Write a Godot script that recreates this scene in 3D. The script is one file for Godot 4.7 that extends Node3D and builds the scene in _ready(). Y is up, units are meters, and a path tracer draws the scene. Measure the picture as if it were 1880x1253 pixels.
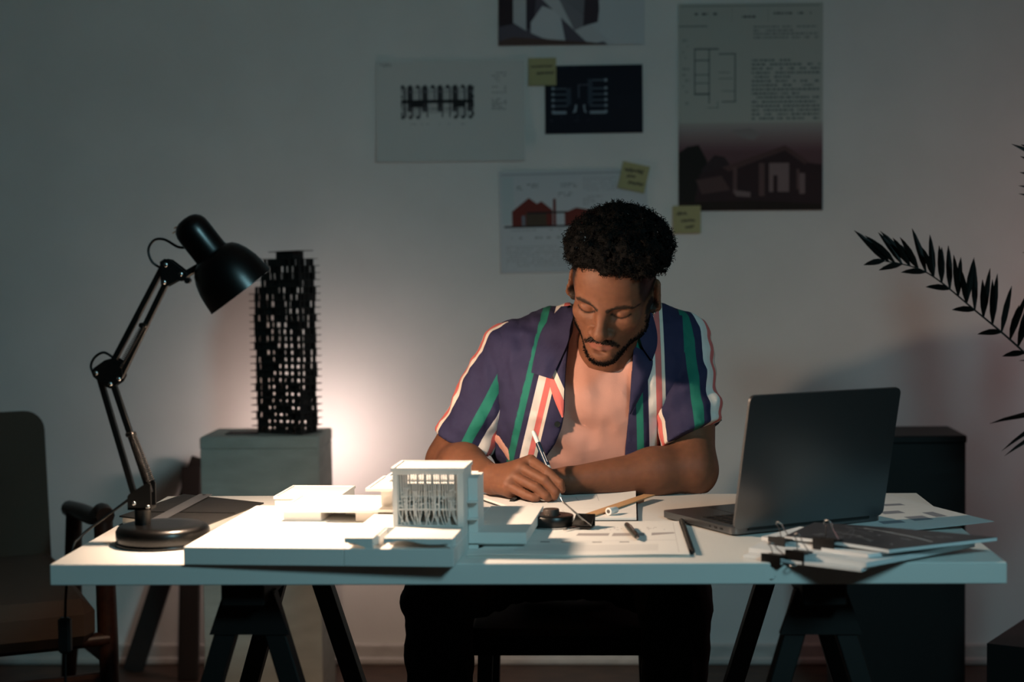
extends Node3D

# ---------------------------------------------------------------- helpers
var mats := {}
var used := {}

class MB:
	var v := PackedVector3Array()
	var n := PackedVector3Array()
	var t := PackedVector2Array()
	var c := PackedColorArray()
	var col := Color.WHITE
	var colored := false
	func tri(a: Vector3, b: Vector3, d: Vector3, na: Vector3, nb: Vector3, nd: Vector3, ua := Vector2.ZERO, ub := Vector2.ZERO, ud := Vector2.ZERO) -> void:
		if (b - a).cross(d - a).dot(na + nb + nd) > 0.0:
			v.append_array([a, d, b]); n.append_array([na, nd, nb]); t.append_array([ua, ud, ub])
		else:
			v.append_array([a, b, d]); n.append_array([na, nb, nd]); t.append_array([ua, ub, ud])
		if colored:
			c.append_array([col, col, col])
	func ftri(a: Vector3, b: Vector3, d: Vector3, hint: Vector3) -> void:
		var m := (b - a).cross(d - a).normalized()
		if m.dot(hint) < 0.0: m = -m
		tri(a, b, d, m, m, m)
	func fquad(a: Vector3, b: Vector3, d: Vector3, e: Vector3, hint: Vector3, ua := Vector2(0, 0), ub := Vector2(1, 0), ud := Vector2(1, 1), ue := Vector2(0, 1)) -> void:
		var m := (d - a).cross(e - b).normalized()
		if m.dot(hint) < 0.0: m = -m
		tri(a, b, d, m, m, m, ua, ub, ud); tri(a, d, e, m, m, m, ua, ud, ue)
	func box(xf: Transform3D, s: Vector3, bev := 0.0) -> void:
		var h := s * 0.5
		var b: float = minf(bev, minf(h.x, minf(h.y, h.z)) * 0.9)
		for a in 3:
			var u := (a + 1) % 3
			var w := (a + 2) % 3
			for sg in [-1.0, 1.0]:
				var q := []
				for k in [[-1.0, -1.0], [1.0, -1.0], [1.0, 1.0], [-1.0, 1.0]]:
					var p := Vector3.ZERO
					p[a] = sg * h[a]; p[u] = k[0] * (h[u] - b); p[w] = k[1] * (h[w] - b)
					q.append(xf * p)
				var m := Vector3.ZERO
				m[a] = sg
				fquad(q[0], q[1], q[2], q[3], xf.basis * m)
			if b > 0.0:
				for su in [-1.0, 1.0]:
					for sw in [-1.0, 1.0]:
						var q2 := []
						for k in [[-1.0, 0], [1.0, 0], [1.0, 1], [-1.0, 1]]:
							var p := Vector3.ZERO
							p[a] = k[0] * (h[a] - b)
							p[u] = su * (h[u] if k[1] == 0 else h[u] - b)
							p[w] = sw * (h[w] if k[1] == 1 else h[w] - b)
							q2.append(xf * p)
						var m := Vector3.ZERO
						m[u] = su; m[w] = sw
						fquad(q2[0], q2[1], q2[2], q2[3], xf.basis * m)
		if b > 0.0:
			for i in 8:
				var sgn := Vector3(1 if i & 1 else -1, 1 if i & 2 else -1, 1 if i & 4 else -1)
				var q3 := []
				for a in 3:
					var p := (h - Vector3.ONE * b) * sgn
					p[a] = h[a] * sgn[a]
					q3.append(xf * p)
				ftri(q3[0], q3[1], q3[2], xf.basis * sgn)
	func bx(at: Vector3, s: Vector3, bev := 0.0) -> void:
		box(Transform3D(Basis(), at), s, bev)
	func bar(a: Vector3, b: Vector3, w: float, d: float, bev := 0.0, up := Vector3.UP) -> void:
		# a bar of section w x d from a to b
		var z := (b - a).normalized()
		if absf(z.dot(up)) > 0.98: up = Vector3.RIGHT
		var x := up.cross(z).normalized()
		var y := z.cross(x)
		box(Transform3D(Basis(x, y, z), (a + b) * 0.5), Vector3(w, d, a.distance_to(b)), bev)
	func tube(p: Array, r, sides := 8, caps := true) -> void:
		var rings := []
		var nrm := []
		var prev := Vector3.ZERO
		for i in p.size():
			var d: Vector3 = (p[mini(i + 1, p.size() - 1)] - p[maxi(i - 1, 0)]).normalized()
			if i == 0:
				prev = d.cross(Vector3.UP if absf(d.y) < 0.9 else Vector3.RIGHT).normalized()
			prev = (prev - d * prev.dot(d)).normalized()
			var o := d.cross(prev)
			var rr: float = r[i] if r is Array else r
			var ring := []
			var nr := []
			for k in sides:
				var an := TAU * k / sides
				var m := prev * cos(an) + o * sin(an)
				ring.append(p[i] + m * rr); nr.append(m)
			rings.append(ring); nrm.append(nr)
		for i in p.size() - 1:
			for k in sides:
				var k2 := (k + 1) % sides
				tri(rings[i][k], rings[i][k2], rings[i + 1][k2], nrm[i][k], nrm[i][k2], nrm[i + 1][k2])
				tri(rings[i][k], rings[i + 1][k2], rings[i + 1][k], nrm[i][k], nrm[i + 1][k2], nrm[i + 1][k])
		if caps:
			for e in [0, p.size() - 1]:
				var hint: Vector3 = p[e] - p[1 if e == 0 else e - 1]
				for k in range(1, sides - 1):
					ftri(rings[e][0], rings[e][k], rings[e][k + 1], hint)
	func lathe(prof: Array, xf: Transform3D, sides := 32) -> void:
		# profile of Vector2(radius, height), runs so that outside is to its right when going up
		for i in prof.size() - 1:
			var a: Vector2 = prof[i]
			var b: Vector2 = prof[i + 1]
			if a.distance_to(b) < 1e-6: continue
			var d := (b - a).normalized()
			var na := Vector2(d.y, -d.x)
			var nb := na
			if i > 0:
				var d0: Vector2 = (a - prof[i - 1]).normalized()
				if d0.dot(d) > 0.7: na = (na + Vector2(d0.y, -d0.x)).normalized()
			if i < prof.size() - 2:
				var d1: Vector2 = (prof[i + 2] - b).normalized()
				if d1.dot(d) > 0.7: nb = (nb + Vector2(d1.y, -d1.x)).normalized()
			for k in sides:
				var e0 := Vector2.from_angle(TAU * k / sides)
				var e1 := Vector2.from_angle(TAU * (k + 1) / sides)
				var q := [Vector3(a.x * e0.x, a.y, a.x * e0.y), Vector3(a.x * e1.x, a.y, a.x * e1.y), Vector3(b.x * e1.x, b.y, b.x * e1.y), Vector3(b.x * e0.x, b.y, b.x * e0.y)]
				var m := [Vector3(na.x * e0.x, na.y, na.x * e0.y), Vector3(na.x * e1.x, na.y, na.x * e1.y), Vector3(nb.x * e1.x, nb.y, nb.x * e1.y), Vector3(nb.x * e0.x, nb.y, nb.x * e0.y)]
				for z in 4:
					q[z] = xf * q[z]; m[z] = xf.basis * m[z]
				if a.x > 1e-6: tri(q[0], q[1], q[2], m[0], m[1], m[2])
				if b.x > 1e-6: tri(q[0], q[2], q[3], m[0], m[2], m[3])
	func prism(poly: PackedVector2Array, xf: Transform3D, depth: float) -> void:
		# polygon in local xy, extruded along local z from 0 to depth
		var ix := Geometry2D.triangulate_polygon(poly)
		for side in 2:
			var z := 0.0 if side == 0 else depth
			var m := xf.basis * Vector3(0, 0, -1.0 if side == 0 else 1.0)
			for i in range(0, ix.size(), 3):
				ftri(xf * Vector3(poly[ix[i]].x, poly[ix[i]].y, z), xf * Vector3(poly[ix[i + 1]].x, poly[ix[i + 1]].y, z), xf * Vector3(poly[ix[i + 2]].x, poly[ix[i + 2]].y, z), m)
		var cw := Geometry2D.is_polygon_clockwise(poly)
		for i in poly.size():
			var a := poly[i]
			var b := poly[(i + 1) % poly.size()]
			var o := Vector2((b - a).y, -(b - a).x)
			if cw: o = -o
			fquad(xf * Vector3(a.x, a.y, 0), xf * Vector3(b.x, b.y, 0), xf * Vector3(b.x, b.y, depth), xf * Vector3(a.x, a.y, depth), xf.basis * Vector3(o.x, o.y, 0))
	func surf(rows: Array, uvs: Array, flip := false) -> void:
		# smooth grid of points; rows of equal length
		var nr := []
		for i in rows.size():
			var r := []
			for j in rows[i].size():
				var du: Vector3 = rows[i][mini(j + 1, rows[i].size() - 1)] - rows[i][maxi(j - 1, 0)]
				var dv: Vector3 = rows[mini(i + 1, rows.size() - 1)][j] - rows[maxi(i - 1, 0)][j]
				var m := du.cross(dv).normalized()
				r.append(-m if flip else m)
			nr.append(r)
		for i in rows.size() - 1:
			for j in rows[i].size() - 1:
				tri(rows[i][j], rows[i][j + 1], rows[i + 1][j + 1], nr[i][j], nr[i][j + 1], nr[i + 1][j + 1], uvs[i][j], uvs[i][j + 1], uvs[i + 1][j + 1])
				tri(rows[i][j], rows[i + 1][j + 1], rows[i + 1][j], nr[i][j], nr[i + 1][j + 1], nr[i + 1][j], uvs[i][j], uvs[i + 1][j + 1], uvs[i + 1][j])
	func shell(rows: Array, uvs: Array, th: Vector3, flip := false) -> void:
		# a thick sheet: the grid, its copy moved by th, and the rim
		surf(rows, uvs, flip)
		var back := []
		for r in rows:
			var q := []
			for p in r: q.append(p + th)
			back.append(q)
		surf(back, uvs, not flip)
		var h := rows.size() - 1
		var w: int = rows[0].size() - 1
		var mid: Vector3 = rows[h / 2][w / 2]
		for i in h:
			for e in [0, w]:
				fquad(rows[i][e], rows[i + 1][e], back[i + 1][e], back[i][e], rows[i][e] - mid, uvs[i][e], uvs[i + 1][e], uvs[i + 1][e], uvs[i][e])
		for j in w:
			for e in [0, h]:
				fquad(rows[e][j], rows[e][j + 1], back[e][j + 1], back[e][j], rows[e][j] - mid, uvs[e][j], uvs[e][j + 1], uvs[e][j + 1], uvs[e][j])
	func mesh() -> ArrayMesh:
		var a := []
		a.resize(Mesh.ARRAY_MAX)
		a[Mesh.ARRAY_VERTEX] = v; a[Mesh.ARRAY_NORMAL] = n; a[Mesh.ARRAY_TEX_UV] = t
		if colored: a[Mesh.ARRAY_COLOR] = c
		var m := ArrayMesh.new()
		m.add_surface_from_arrays(Mesh.PRIMITIVE_TRIANGLES, a)
		return m

class Field:
	# signed distances on a grid; shapes are joined with a smooth minimum and meshed as surface nets
	var o: Vector3
	var h: float
	var nx: int
	var ny: int
	var nz: int
	var f := PackedFloat32Array()
	func _init(lo: Vector3, hi: Vector3, cell: float) -> void:
		o = lo; h = cell
		nx = int((hi.x - lo.x) / h) + 2; ny = int((hi.y - lo.y) / h) + 2; nz = int((hi.z - lo.z) / h) + 2
		f.resize(nx * ny * nz); f.fill(1.0)
	func span(lo: Vector3, hi: Vector3) -> Array:
		var a := ((lo - o) / h).floor()
		var b := ((hi - o) / h).ceil()
		return [maxi(0, int(a.x)), maxi(0, int(a.y)), maxi(0, int(a.z)), mini(nx - 1, int(b.x)), mini(ny - 1, int(b.y)), mini(nz - 1, int(b.z))]
	func cap(a: Vector3, b: Vector3, ra: float, rb: float, k := 0.01, sub := false) -> void:
		var m := maxf(ra, rb) + k + 3.0 * h
		var s := span(a.min(b) - Vector3.ONE * m, a.max(b) + Vector3.ONE * m)
		var ba := b - a
		var l2 := maxf(ba.length_squared(), 1e-9)
		for z in range(s[2], s[5] + 1):
			for y in range(s[1], s[4] + 1):
				var i: int = (z * ny + y) * nx + s[0]
				var p := o + Vector3(s[0], y, z) * h - a
				for x in range(s[0], s[3] + 1):
					var tt := clampf(p.dot(ba) / l2, 0.0, 1.0)
					var d := (p - ba * tt).length() - lerpf(ra, rb, tt)
					var q := f[i]
					if sub:
						d = -d
						var e := maxf(k - absf(q - d), 0.0) / k
						f[i] = maxf(q, d) + e * e * k * 0.25
					else:
						var e := maxf(k - absf(q - d), 0.0) / k
						f[i] = minf(q, d) - e * e * k * 0.25
					i += 1
					p.x += h
	func ell(c: Vector3, r: Vector3, k := 0.01, sub := false, bs := Basis()) -> void:
		var mr := maxf(r.x, maxf(r.y, r.z)) + k + 3.0 * h
		var s := span(c - Vector3.ONE * mr, c + Vector3.ONE * mr)
		var inv := bs.transposed()
		var r2 := r * r
		for z in range(s[2], s[5] + 1):
			for y in range(s[1], s[4] + 1):
				var i: int = (z * ny + y) * nx + s[0]
				for x in range(s[0], s[3] + 1):
					var p := inv * (o + Vector3(x, y, z) * h - c)
					var k0 := (p / r).length()
					var d := k0 * (k0 - 1.0) / maxf((p / r2).length(), 1e-6)
					if k0 < 1e-4: d = -minf(r.x, minf(r.y, r.z))
					var q := f[i]
					if sub:
						d = -d
						var e := maxf(k - absf(q - d), 0.0) / k
						f[i] = maxf(q, d) + e * e * k * 0.25
					else:
						var e := maxf(k - absf(q - d), 0.0) / k
						f[i] = minf(q, d) - e * e * k * 0.25
					i += 1
	func chain(p: Array, r: Array, k := 0.01) -> void:
		for i in p.size() - 1: cap(p[i], p[i + 1], r[i], r[i + 1], k)
	func tweak(fn: Callable, reach: float) -> void:
		# fn(position, value) -> value, only near the surface
		for z in nz:
			for y in ny:
				var i := (z * ny + y) * nx
				for x in nx:
					if f[i] < reach: f[i] = fn.call(o + Vector3(x, y, z) * h, f[i])
					i += 1
	func net() -> Dictionary:
		var idx := PackedInt32Array()
		idx.resize(nx * ny * nz); idx.fill(-1)
		var vs := PackedVector3Array()
		var far := h * 2.2
		var sy := nx
		var sz := nx * ny
		var cells := PackedInt32Array()
		for z in nz - 1:
			for y in ny - 1:
				var i := (z * ny + y) * nx
				for x in nx - 1:
					var f0 := f[i]
					if absf(f0) < far:
						var g := [f0, f[i + 1], f[i + sy], f[i + sy + 1], f[i + sz], f[i + sz + 1], f[i + sz + sy], f[i + sz + sy + 1]]
						var cnt := 0
						for e in g: if e < 0.0: cnt += 1
						if cnt > 0 and cnt < 8:
							var acc := Vector3.ZERO
							var m := 0
							for e in EDGES:
								var a: float = g[e[0]]
								var b: float = g[e[1]]
								if (a < 0.0) != (b < 0.0):
									var tt := a / (a - b)
									acc += CORNER[e[0]].lerp(CORNER[e[1]], tt)
									m += 1
							idx[i] = vs.size()
							vs.append(o + (Vector3(x, y, z) + acc / m) * h)
							cells.append(i)
					i += 1
		var ix := PackedInt32Array()
		var ns := PackedVector3Array()
		ns.resize(vs.size())
		var st := [1, sy, sz]
		for w in cells.size():
			var i := cells[w]
			var in0 := f[i] < 0.0
			for a in 3:
				var j: int = i + st[a]
				if j >= f.size() or (f[j] < 0.0) == in0: continue
				var u: int = st[(a + 1) % 3]
				var q: int = st[(a + 2) % 3]
				if i - u - q < 0: continue
				var c0 := idx[i]
				var c1 := idx[i - u]
				var c2 := idx[i - u - q]
				var c3 := idx[i - q]
				if c0 < 0 or c1 < 0 or c2 < 0 or c3 < 0: continue
				var nn := (vs[c2] - vs[c0]).cross(vs[c3] - vs[c1])
				# outside lies towards the positive end of the edge when the start is inside
				var outw: bool = (nn[a] > 0.0) == in0
				if not outw: nn = -nn
				ns[c0] += nn; ns[c1] += nn; ns[c2] += nn; ns[c3] += nn
				if outw: ix.append_array([c0, c2, c1, c0, c3, c2])
				else: ix.append_array([c0, c1, c2, c0, c2, c3])
		for w in ns.size(): ns[w] = ns[w].normalized()
		return {"v": vs, "n": ns, "i": ix}
	const EDGES := [[0, 1], [2, 3], [4, 5], [6, 7], [0, 2], [1, 3], [4, 6], [5, 7], [0, 4], [1, 5], [2, 6], [3, 7]]
	const CORNER := [Vector3(0, 0, 0), Vector3(1, 0, 0), Vector3(0, 1, 0), Vector3(1, 1, 0), Vector3(0, 0, 1), Vector3(1, 0, 1), Vector3(0, 1, 1), Vector3(1, 1, 1)]

func net_mesh(parts: Array) -> ArrayMesh:
	# joins nets (dictionaries with v, n, i and perhaps c, t) into one mesh
	var v := PackedVector3Array()
	var n := PackedVector3Array()
	var c := PackedColorArray()
	var t := PackedVector2Array()
	var ix := PackedInt32Array()
	for d in parts:
		var b := v.size()
		v.append_array(d.v); n.append_array(d.n)
		if d.has("c"): c.append_array(d.c)
		if d.has("t"): t.append_array(d.t)
		for i in d.i: ix.append(i + b)
	var a := []
	a.resize(Mesh.ARRAY_MAX)
	a[Mesh.ARRAY_VERTEX] = v; a[Mesh.ARRAY_NORMAL] = n; a[Mesh.ARRAY_INDEX] = ix
	if c.size() == v.size(): a[Mesh.ARRAY_COLOR] = c
	if t.size() == v.size(): a[Mesh.ARRAY_TEX_UV] = t
	var m := ArrayMesh.new()
	m.add_surface_from_arrays(Mesh.PRIMITIVE_TRIANGLES, a)
	return m

func numbered(called: String) -> String:
	if not used.has(called):
		used[called] = 0
		return called
	used[called] += 1
	return "%s_%03d" % [called, used[called]]

func tag(o: Node, label := "", category := "", group := "", kind := "") -> Node:
	if label: o.set_meta("label", label)
	if category: o.set_meta("category", category)
	if group: o.set_meta("group", group)
	if kind: o.set_meta("kind", kind)
	return o

func thing(called: String, label: String, category: String, at := Vector3.ZERO, turn := 0.0, group := "") -> Node3D:
	var o := Node3D.new()
	o.name = numbered(called)
	add_child(o)
	o.position = at; o.rotation.y = turn
	tag(o, label, category, group)
	return o

func put(called: String, mesh: Mesh, m: Material, parent: Node = null) -> MeshInstance3D:
	var o := MeshInstance3D.new()
	o.mesh = mesh
	o.material_override = m
	o.cast_shadow = GeometryInstance3D.SHADOW_CASTING_SETTING_ON
	if parent == null:
		o.name = numbered(called); add_child(o)
	else:
		o.name = called; parent.add_child(o, true)
	return o

func obj(called: String, b: MB, m: Material, parent: Node = null) -> MeshInstance3D:
	return put(called, b.mesh(), m, parent)

func struct(called: String, b: MB, m: Material) -> MeshInstance3D:
	var o := obj(called, b, m)
	o.set_meta("kind", "structure")
	return o

func mat(called: String, srgb: Color, rough := 0.7, metal := 0.0) -> StandardMaterial3D:
	var m := StandardMaterial3D.new()
	m.albedo_color = srgb; m.roughness = rough; m.metallic = metal
	m.resource_name = called
	mats[called] = m
	return m

func noise_tex(freq: float, seed_: int, ramp: Gradient, size := 512, oct := 4, normal := 0.0) -> NoiseTexture2D:
	var n := FastNoiseLite.new()
	n.seed = seed_; n.frequency = freq; n.fractal_octaves = oct
	var t := NoiseTexture2D.new()
	t.width = size; t.height = size; t.seamless = true; t.noise = n
	if normal > 0.0:
		t.as_normal_map = true; t.bump_strength = normal
	elif ramp: t.color_ramp = ramp
	return t

func ramp2(a: Color, b: Color) -> Gradient:
	var g := Gradient.new()
	g.set_color(0, a); g.set_color(1, b)
	return g

func curve(p: Array, steps := 6) -> Array:
	# Catmull-Rom through points
	var out := []
	for i in p.size() - 1:
		var a = p[maxi(i - 1, 0)]
		var b = p[i]
		var c = p[i + 1]
		var d = p[mini(i + 2, p.size() - 1)]
		for k in steps:
			out.append(b.cubic_interpolate(c, a, d, float(k) / steps))
	out.append(p[p.size() - 1])
	return out

func X(v: Vector3, yaw := 0.0) -> Transform3D:
	return Transform3D(Basis(Vector3.UP, yaw), v)

# ---------------------------------------------------------------- prints
func new_img(w: int, h: int, c: Color) -> Image:
	var im := Image.create(w, h, false, Image.FORMAT_RGB8)
	im.fill(c)
	return im

func ir(im: Image, x0: float, y0: float, x1: float, y1: float, c: Color) -> void:
	# rectangle in fractions of the sheet
	var w := im.get_width()
	var h := im.get_height()
	im.fill_rect(Rect2i(int(x0 * w), int(y0 * h), maxi(1, int((x1 - x0) * w)), maxi(1, int((y1 - y0) * h))), c)

func ipoly(im: Image, p: Array, c: Color) -> void:
	var w := im.get_width()
	var h := im.get_height()
	var poly := PackedVector2Array()
	var lo := Vector2(9, 9)
	var hi := Vector2(-9, -9)
	for q in p:
		poly.append(Vector2(q[0] * w, q[1] * h))
		lo = lo.min(Vector2(q[0], q[1])); hi = hi.max(Vector2(q[0], q[1]))
	for y in range(maxi(0, int(lo.y * h)), mini(h, int(hi.y * h) + 1)):
		for x in range(maxi(0, int(lo.x * w)), mini(w, int(hi.x * w) + 1)):
			if Geometry2D.is_point_in_polygon(Vector2(x + 0.5, y + 0.5), poly): im.set_pixel(x, y, c)

func iline(im: Image, a: Vector2, b: Vector2, th: float, c: Color) -> void:
	var w := im.get_width()
	var h := im.get_height()
	var pa := Vector2(a.x * w, a.y * h)
	var pb := Vector2(b.x * w, b.y * h)
	var steps := int(pa.distance_to(pb)) + 1
	for i in steps + 1:
		var p := pa.lerp(pb, float(i) / steps)
		im.fill_rect(Rect2i(int(p.x - th / 2), int(p.y - th / 2), maxi(1, int(th)), maxi(1, int(th))), c)

func itext(im: Image, x0: float, y0: float, x1: float, y1: float, rows: int, c: Color, rng: RandomNumberGenerator, fill := 0.85) -> void:
	# lines of print too small to read
	var dh := (y1 - y0) / rows
	for r in rows:
		var x := x0
		var stop := x0 + (x1 - x0) * (1.0 if rng.randf() < 0.7 else rng.randf_range(0.5, 0.95))
		while x < stop:
			var l := rng.randf_range(0.006, 0.03)
			if rng.randf() < fill: ir(im, x, y0 + r * dh, minf(x + l, stop), y0 + r * dh + dh * 0.5, c)
			x += l + 0.006

func scribble(im: Image, x0: float, y0: float, x1: float, hgt: float, c: Color, rng: RandomNumberGenerator) -> void:
	# a handwritten word: a looping stroke
	var last := Vector2(x0, y0)
	var n := int((x1 - x0) * 40)
	for i in n:
		var t := float(i) / maxi(1, n - 1)
		var p := Vector2(lerpf(x0, x1, t), y0 + sin(i * 2.1) * hgt * rng.randf_range(0.3, 1.0) - t * 0.02)
		iline(im, last, p, 4, c)
		last = p

func print_mat(called: String, im: Image, rough := 0.9) -> StandardMaterial3D:
	var m := mat(called, Color.WHITE, rough)
	im.generate_mipmaps()
	m.albedo_texture = ImageTexture.create_from_image(im)
	return m

func sheet_mesh(w: float, h: float, bend: Callable, nx := 8, ny := 8, th := 0.0006) -> MB:
	# a sheet standing in xy, printed side to +z, its origin at the top left corner
	var b := MB.new()
	var rows := []
	var uvs := []
	for i in ny + 1:
		var r := []
		var u := []
		for j in nx + 1:
			var s := float(j) / nx
			var q := float(i) / ny
			r.append(Vector3(s * w, -q * h, bend.call(s, q)))
			u.append(Vector2(s, q))
		rows.append(r); uvs.append(u)
	b.shell(rows, uvs, Vector3(0, 0, -th), true)
	return b

func wall_paper(called: String, label: String, cat: String, at: Vector3, w: float, h: float, m: Material, roll_deg := 0.0, curl := 0.004, group := "") -> Node3D:
	var b := sheet_mesh(w, h, func(s, q): return 0.001 + curl * (q * q * q + 0.3 * pow(absf(s - 0.5) * 2.0, 6.0)))
	var o := obj(called, b, m)
	o.position = at
	o.rotation.z = deg_to_rad(roll_deg)
	tag(o, label, cat, group)
	return o

func wall_prints() -> void:
	var rng := RandomNumberGenerator.new()
	rng.seed = 11
	var zw := -5.049
	# perspective photograph, cut by the upper edge of the frame
	var im := new_img(512, 362, Color(0.78, 0.79, 0.8))
	ipoly(im, [[0, 0], [0.35, 0], [0.5, 0.75], [0.75, 1], [0, 1]], Color(0.36, 0.33, 0.37))
	ipoly(im, [[0, 0], [0.12, 0], [0.14, 0.78], [0, 0.82]], Color(0.2, 0.15, 0.17))
	ipoly(im, [[0.1, 0.45], [0.19, 0.45], [0.19, 0.86], [0.1, 0.78]], Color(0.75, 0.75, 0.76))
	ipoly(im, [[0.19, 0.5], [0.26, 0.5], [0.24, 0.83], [0.19, 0.84]], Color(0.24, 0.2, 0.24))
	ipoly(im, [[0.22, 0.78], [0.3, 0.62], [0.42, 0.68], [0.46, 0.98], [0.3, 0.93], [0.22, 0.88]], Color(0.8, 0.8, 0.81))
	ipoly(im, [[0.26, 0.5], [0.4, 0.5], [0.75, 0.96], [0.62, 1]], Color(0.77, 0.77, 0.78))
	ipoly(im, [[0.36, 0.4], [0.62, 0.4], [0.62, 0.8], [0.52, 0.86]], Color(0.5, 0.49, 0.51))
	for k in 14: iline(im, Vector2(0.38 + k * 0.018, 0.5 + k * 0.018), Vector2(0.6, 0.52 + k * 0.022), 1, Color(0.4, 0.39, 0.41))
	ipoly(im, [[0.6, 0.3], [0.72, 0.3], [0.68, 0.78], [0.58, 0.82]], Color(0.25, 0.21, 0.24))
	ipoly(im, [[0.68, 0.4], [1, 0.4], [1, 1], [0.8, 1], [0.7, 0.88]], Color(0.79, 0.8, 0.81))
	ipoly(im, [[0.0, 0.96], [0.1, 0.92], [0.6, 0.97], [0.75, 1], [0, 1]], Color(0.35, 0.27, 0.25))
	wall_paper("wall_print", "grey street perspective print taped highest on the wall", "poster", Vector3(-0.278, 2.113, zw), 0.422, 0.298, print_mat("print_street", im), -0.4, 0.006, "prints on the back wall")
	# elevation drawing
	im = new_img(640, 424, Color(0.805, 0.805, 0.79))
	itext(im, 0.03, 0.025, 0.14, 0.06, 2, Color(0.35, 0.36, 0.37), rng)
	var ink := Color(0.12, 0.12, 0.13)
	for k in 10:
		var x := 0.17 + k * 0.0505
		ir(im, x, 0.24, x + 0.022, 0.275, ink); ir(im, x, 0.545, x + 0.022, 0.575, ink if k < 3 or k > 6 else Color(0.805, 0.805, 0.79))
		ir(im, x + 0.02, 0.26, x + 0.03, 0.56 if k != 4 else 0.4, Color(0.25, 0.25, 0.26))
		if k % 2: ir(im, x - 0.008, 0.25, x + 0.022, 0.5, Color(0.17, 0.17, 0.18))
		ir(im, x, 0.3, x + 0.04, 0.31, Color(0.5, 0.5, 0.51))
		ir(im, x, 0.47, x + 0.04, 0.48, Color(0.4, 0.4, 0.41))
	for k in 40: ir(im, 0.175 + k * 0.0122, 0.25, 0.179 + k * 0.0122, 0.56 if k < 11 or k > 28 else 0.52, Color(0.34, 0.34, 0.35))
	ir(im, 0.17, 0.385, 0.66, 0.42, ink)
	ir(im, 0.23, 0.41, 0.32, 0.46, ink); ir(im, 0.52, 0.41, 0.6, 0.46, ink)
	for k in 8: ir(im, 0.17 if k < 4 else 0.65, 0.25 + (k % 4) * 0.085, 0.18 if k < 4 else 0.66, 0.29 + (k % 4) * 0.085, ink)
	itext(im, 0.17, 0.62, 0.66, 0.65, 1, Color(0.68, 0.69, 0.69), rng, 0.3)
	itext(im, 0.78, 0.12, 0.88, 0.34, 8, Color(0.6, 0.61, 0.61), rng, 0.5)
	itext(im, 0.78, 0.38, 0.88, 0.5, 6, Color(0.5, 0.51, 0.51), rng, 0.8)
	wall_paper("wall_print", "white sheet with a dense black floor plan and small grey captions", "poster", Vector3(-0.64, 1.775, zw), 0.434, 0.292, print_mat("print_plan", im), -0.2, 0.009, "prints on the back wall")
	# dark blueprint
	im = new_img(512, 352, Color(0.05, 0.075, 0.13))
	var pale := Color(0.55, 0.6, 0.64)
	itext(im, 0.03, 0.03, 0.34, 0.06, 1, Color(0.15, 0.2, 0.27), rng)
	for k in 5:
		var y := 0.33 + k * 0.085
		if k < 4 or true:
			ir(im, 0.075, y, 0.24 if k < 4 else 0.22, y + (0.02 if k < 4 else 0.045), Color(0.32, 0.37, 0.42) if k < 4 else pale)
			ir(im, 0.46, y, 0.63, y + (0.02 if k < 4 else 0.045), Color(0.32, 0.37, 0.42) if k < 4 else pale)
		ir(im, 0.07, y - 0.012, 0.1, y + 0.03, pale)
		ir(im, 0.61, y - 0.012, 0.64, y + 0.03, pale)
	ir(im, 0.44, 0.21, 0.63, 0.235, Color(0.32, 0.37, 0.42)); ir(im, 0.61, 0.2, 0.64, 0.245, pale)
	ir(im, 0.22, 0.33, 0.27, 0.58, Color(0.2, 0.25, 0.3)); ir(im, 0.44, 0.2, 0.49, 0.58, Color(0.2, 0.25, 0.3))
	ir(im, 0.34, 0.28, 0.355, 0.48, Color(0.3, 0.34, 0.4)); ir(im, 0.34, 0.28, 0.45, 0.295, Color(0.3, 0.34, 0.4))
	ipoly(im, [[0.31, 0.57], [0.33, 0.58], [0.32, 0.68], [0.28, 0.7], [0.3, 0.64]], pale)
	ipoly(im, [[0.39, 0.58], [0.41, 0.57], [0.41, 0.64], [0.43, 0.7], [0.4, 0.68]], pale)
	itext(im, 0.05, 0.74, 0.72, 0.85, 2, Color(0.16, 0.19, 0.24), rng, 0.2)
	for k in 10: ir(im, 0.7 + 0.01 * (k % 3), 0.45 + k * 0.02, 0.97, 0.453 + k * 0.02, Color(0.07, 0.12, 0.19))
	wall_paper("wall_print", "dark navy blueprint with pale plan lines pinned to the wall", "poster", Vector3(-0.1476, 1.755, zw), 0.283, 0.197, print_mat("print_blue", im), 0.0, 0.002, "prints on the back wall")
	# brick house elevation
	im = new_img(640, 448, Color(0.76, 0.78, 0.79))
	ir(im, 0.02, 0.03, 0.98, 0.045, Color(0.62, 0.64, 0.66))
	ir(im, 0.02, 0.06, 0.1, 0.52, Color(0.72, 0.77, 0.78))
	for q in [[0.12, 0.15, 0.16], [0.19, 0.13, 0.27], [0.42, 0.13, 0.53], [0.4, 0.22, 0.5]]: itext(im, q[0], q[1], q[2], q[1] + 0.05, 2, Color(0.5, 0.52, 0.54), rng)
	itext(im, 0.57, 0.08, 0.95, 0.22, 7, Color(0.66, 0.68, 0.7), rng)
	itext(im, 0.57, 0.26, 0.7, 0.36, 4, Color(0.6, 0.62, 0.64), rng)
	var brick := Color(0.42, 0.17, 0.14)
	ipoly(im, [[0.085, 0.55], [0.085, 0.395], [0.2, 0.265], [0.255, 0.325], [0.285, 0.3], [0.36, 0.39], [0.36, 0.55]], brick)
	ir(im, 0.365, 0.28, 0.385, 0.55, brick)
	ir(im, 0.15, 0.44, 0.175, 0.54, Color(0.45, 0.48, 0.52))
	ir(im, 0.18, 0.41, 0.32, 0.55, Color(0.3, 0.25, 0.2))
	ir(im, 0.19, 0.405, 0.5, 0.425, Color(0.14, 0.12, 0.13))
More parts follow.
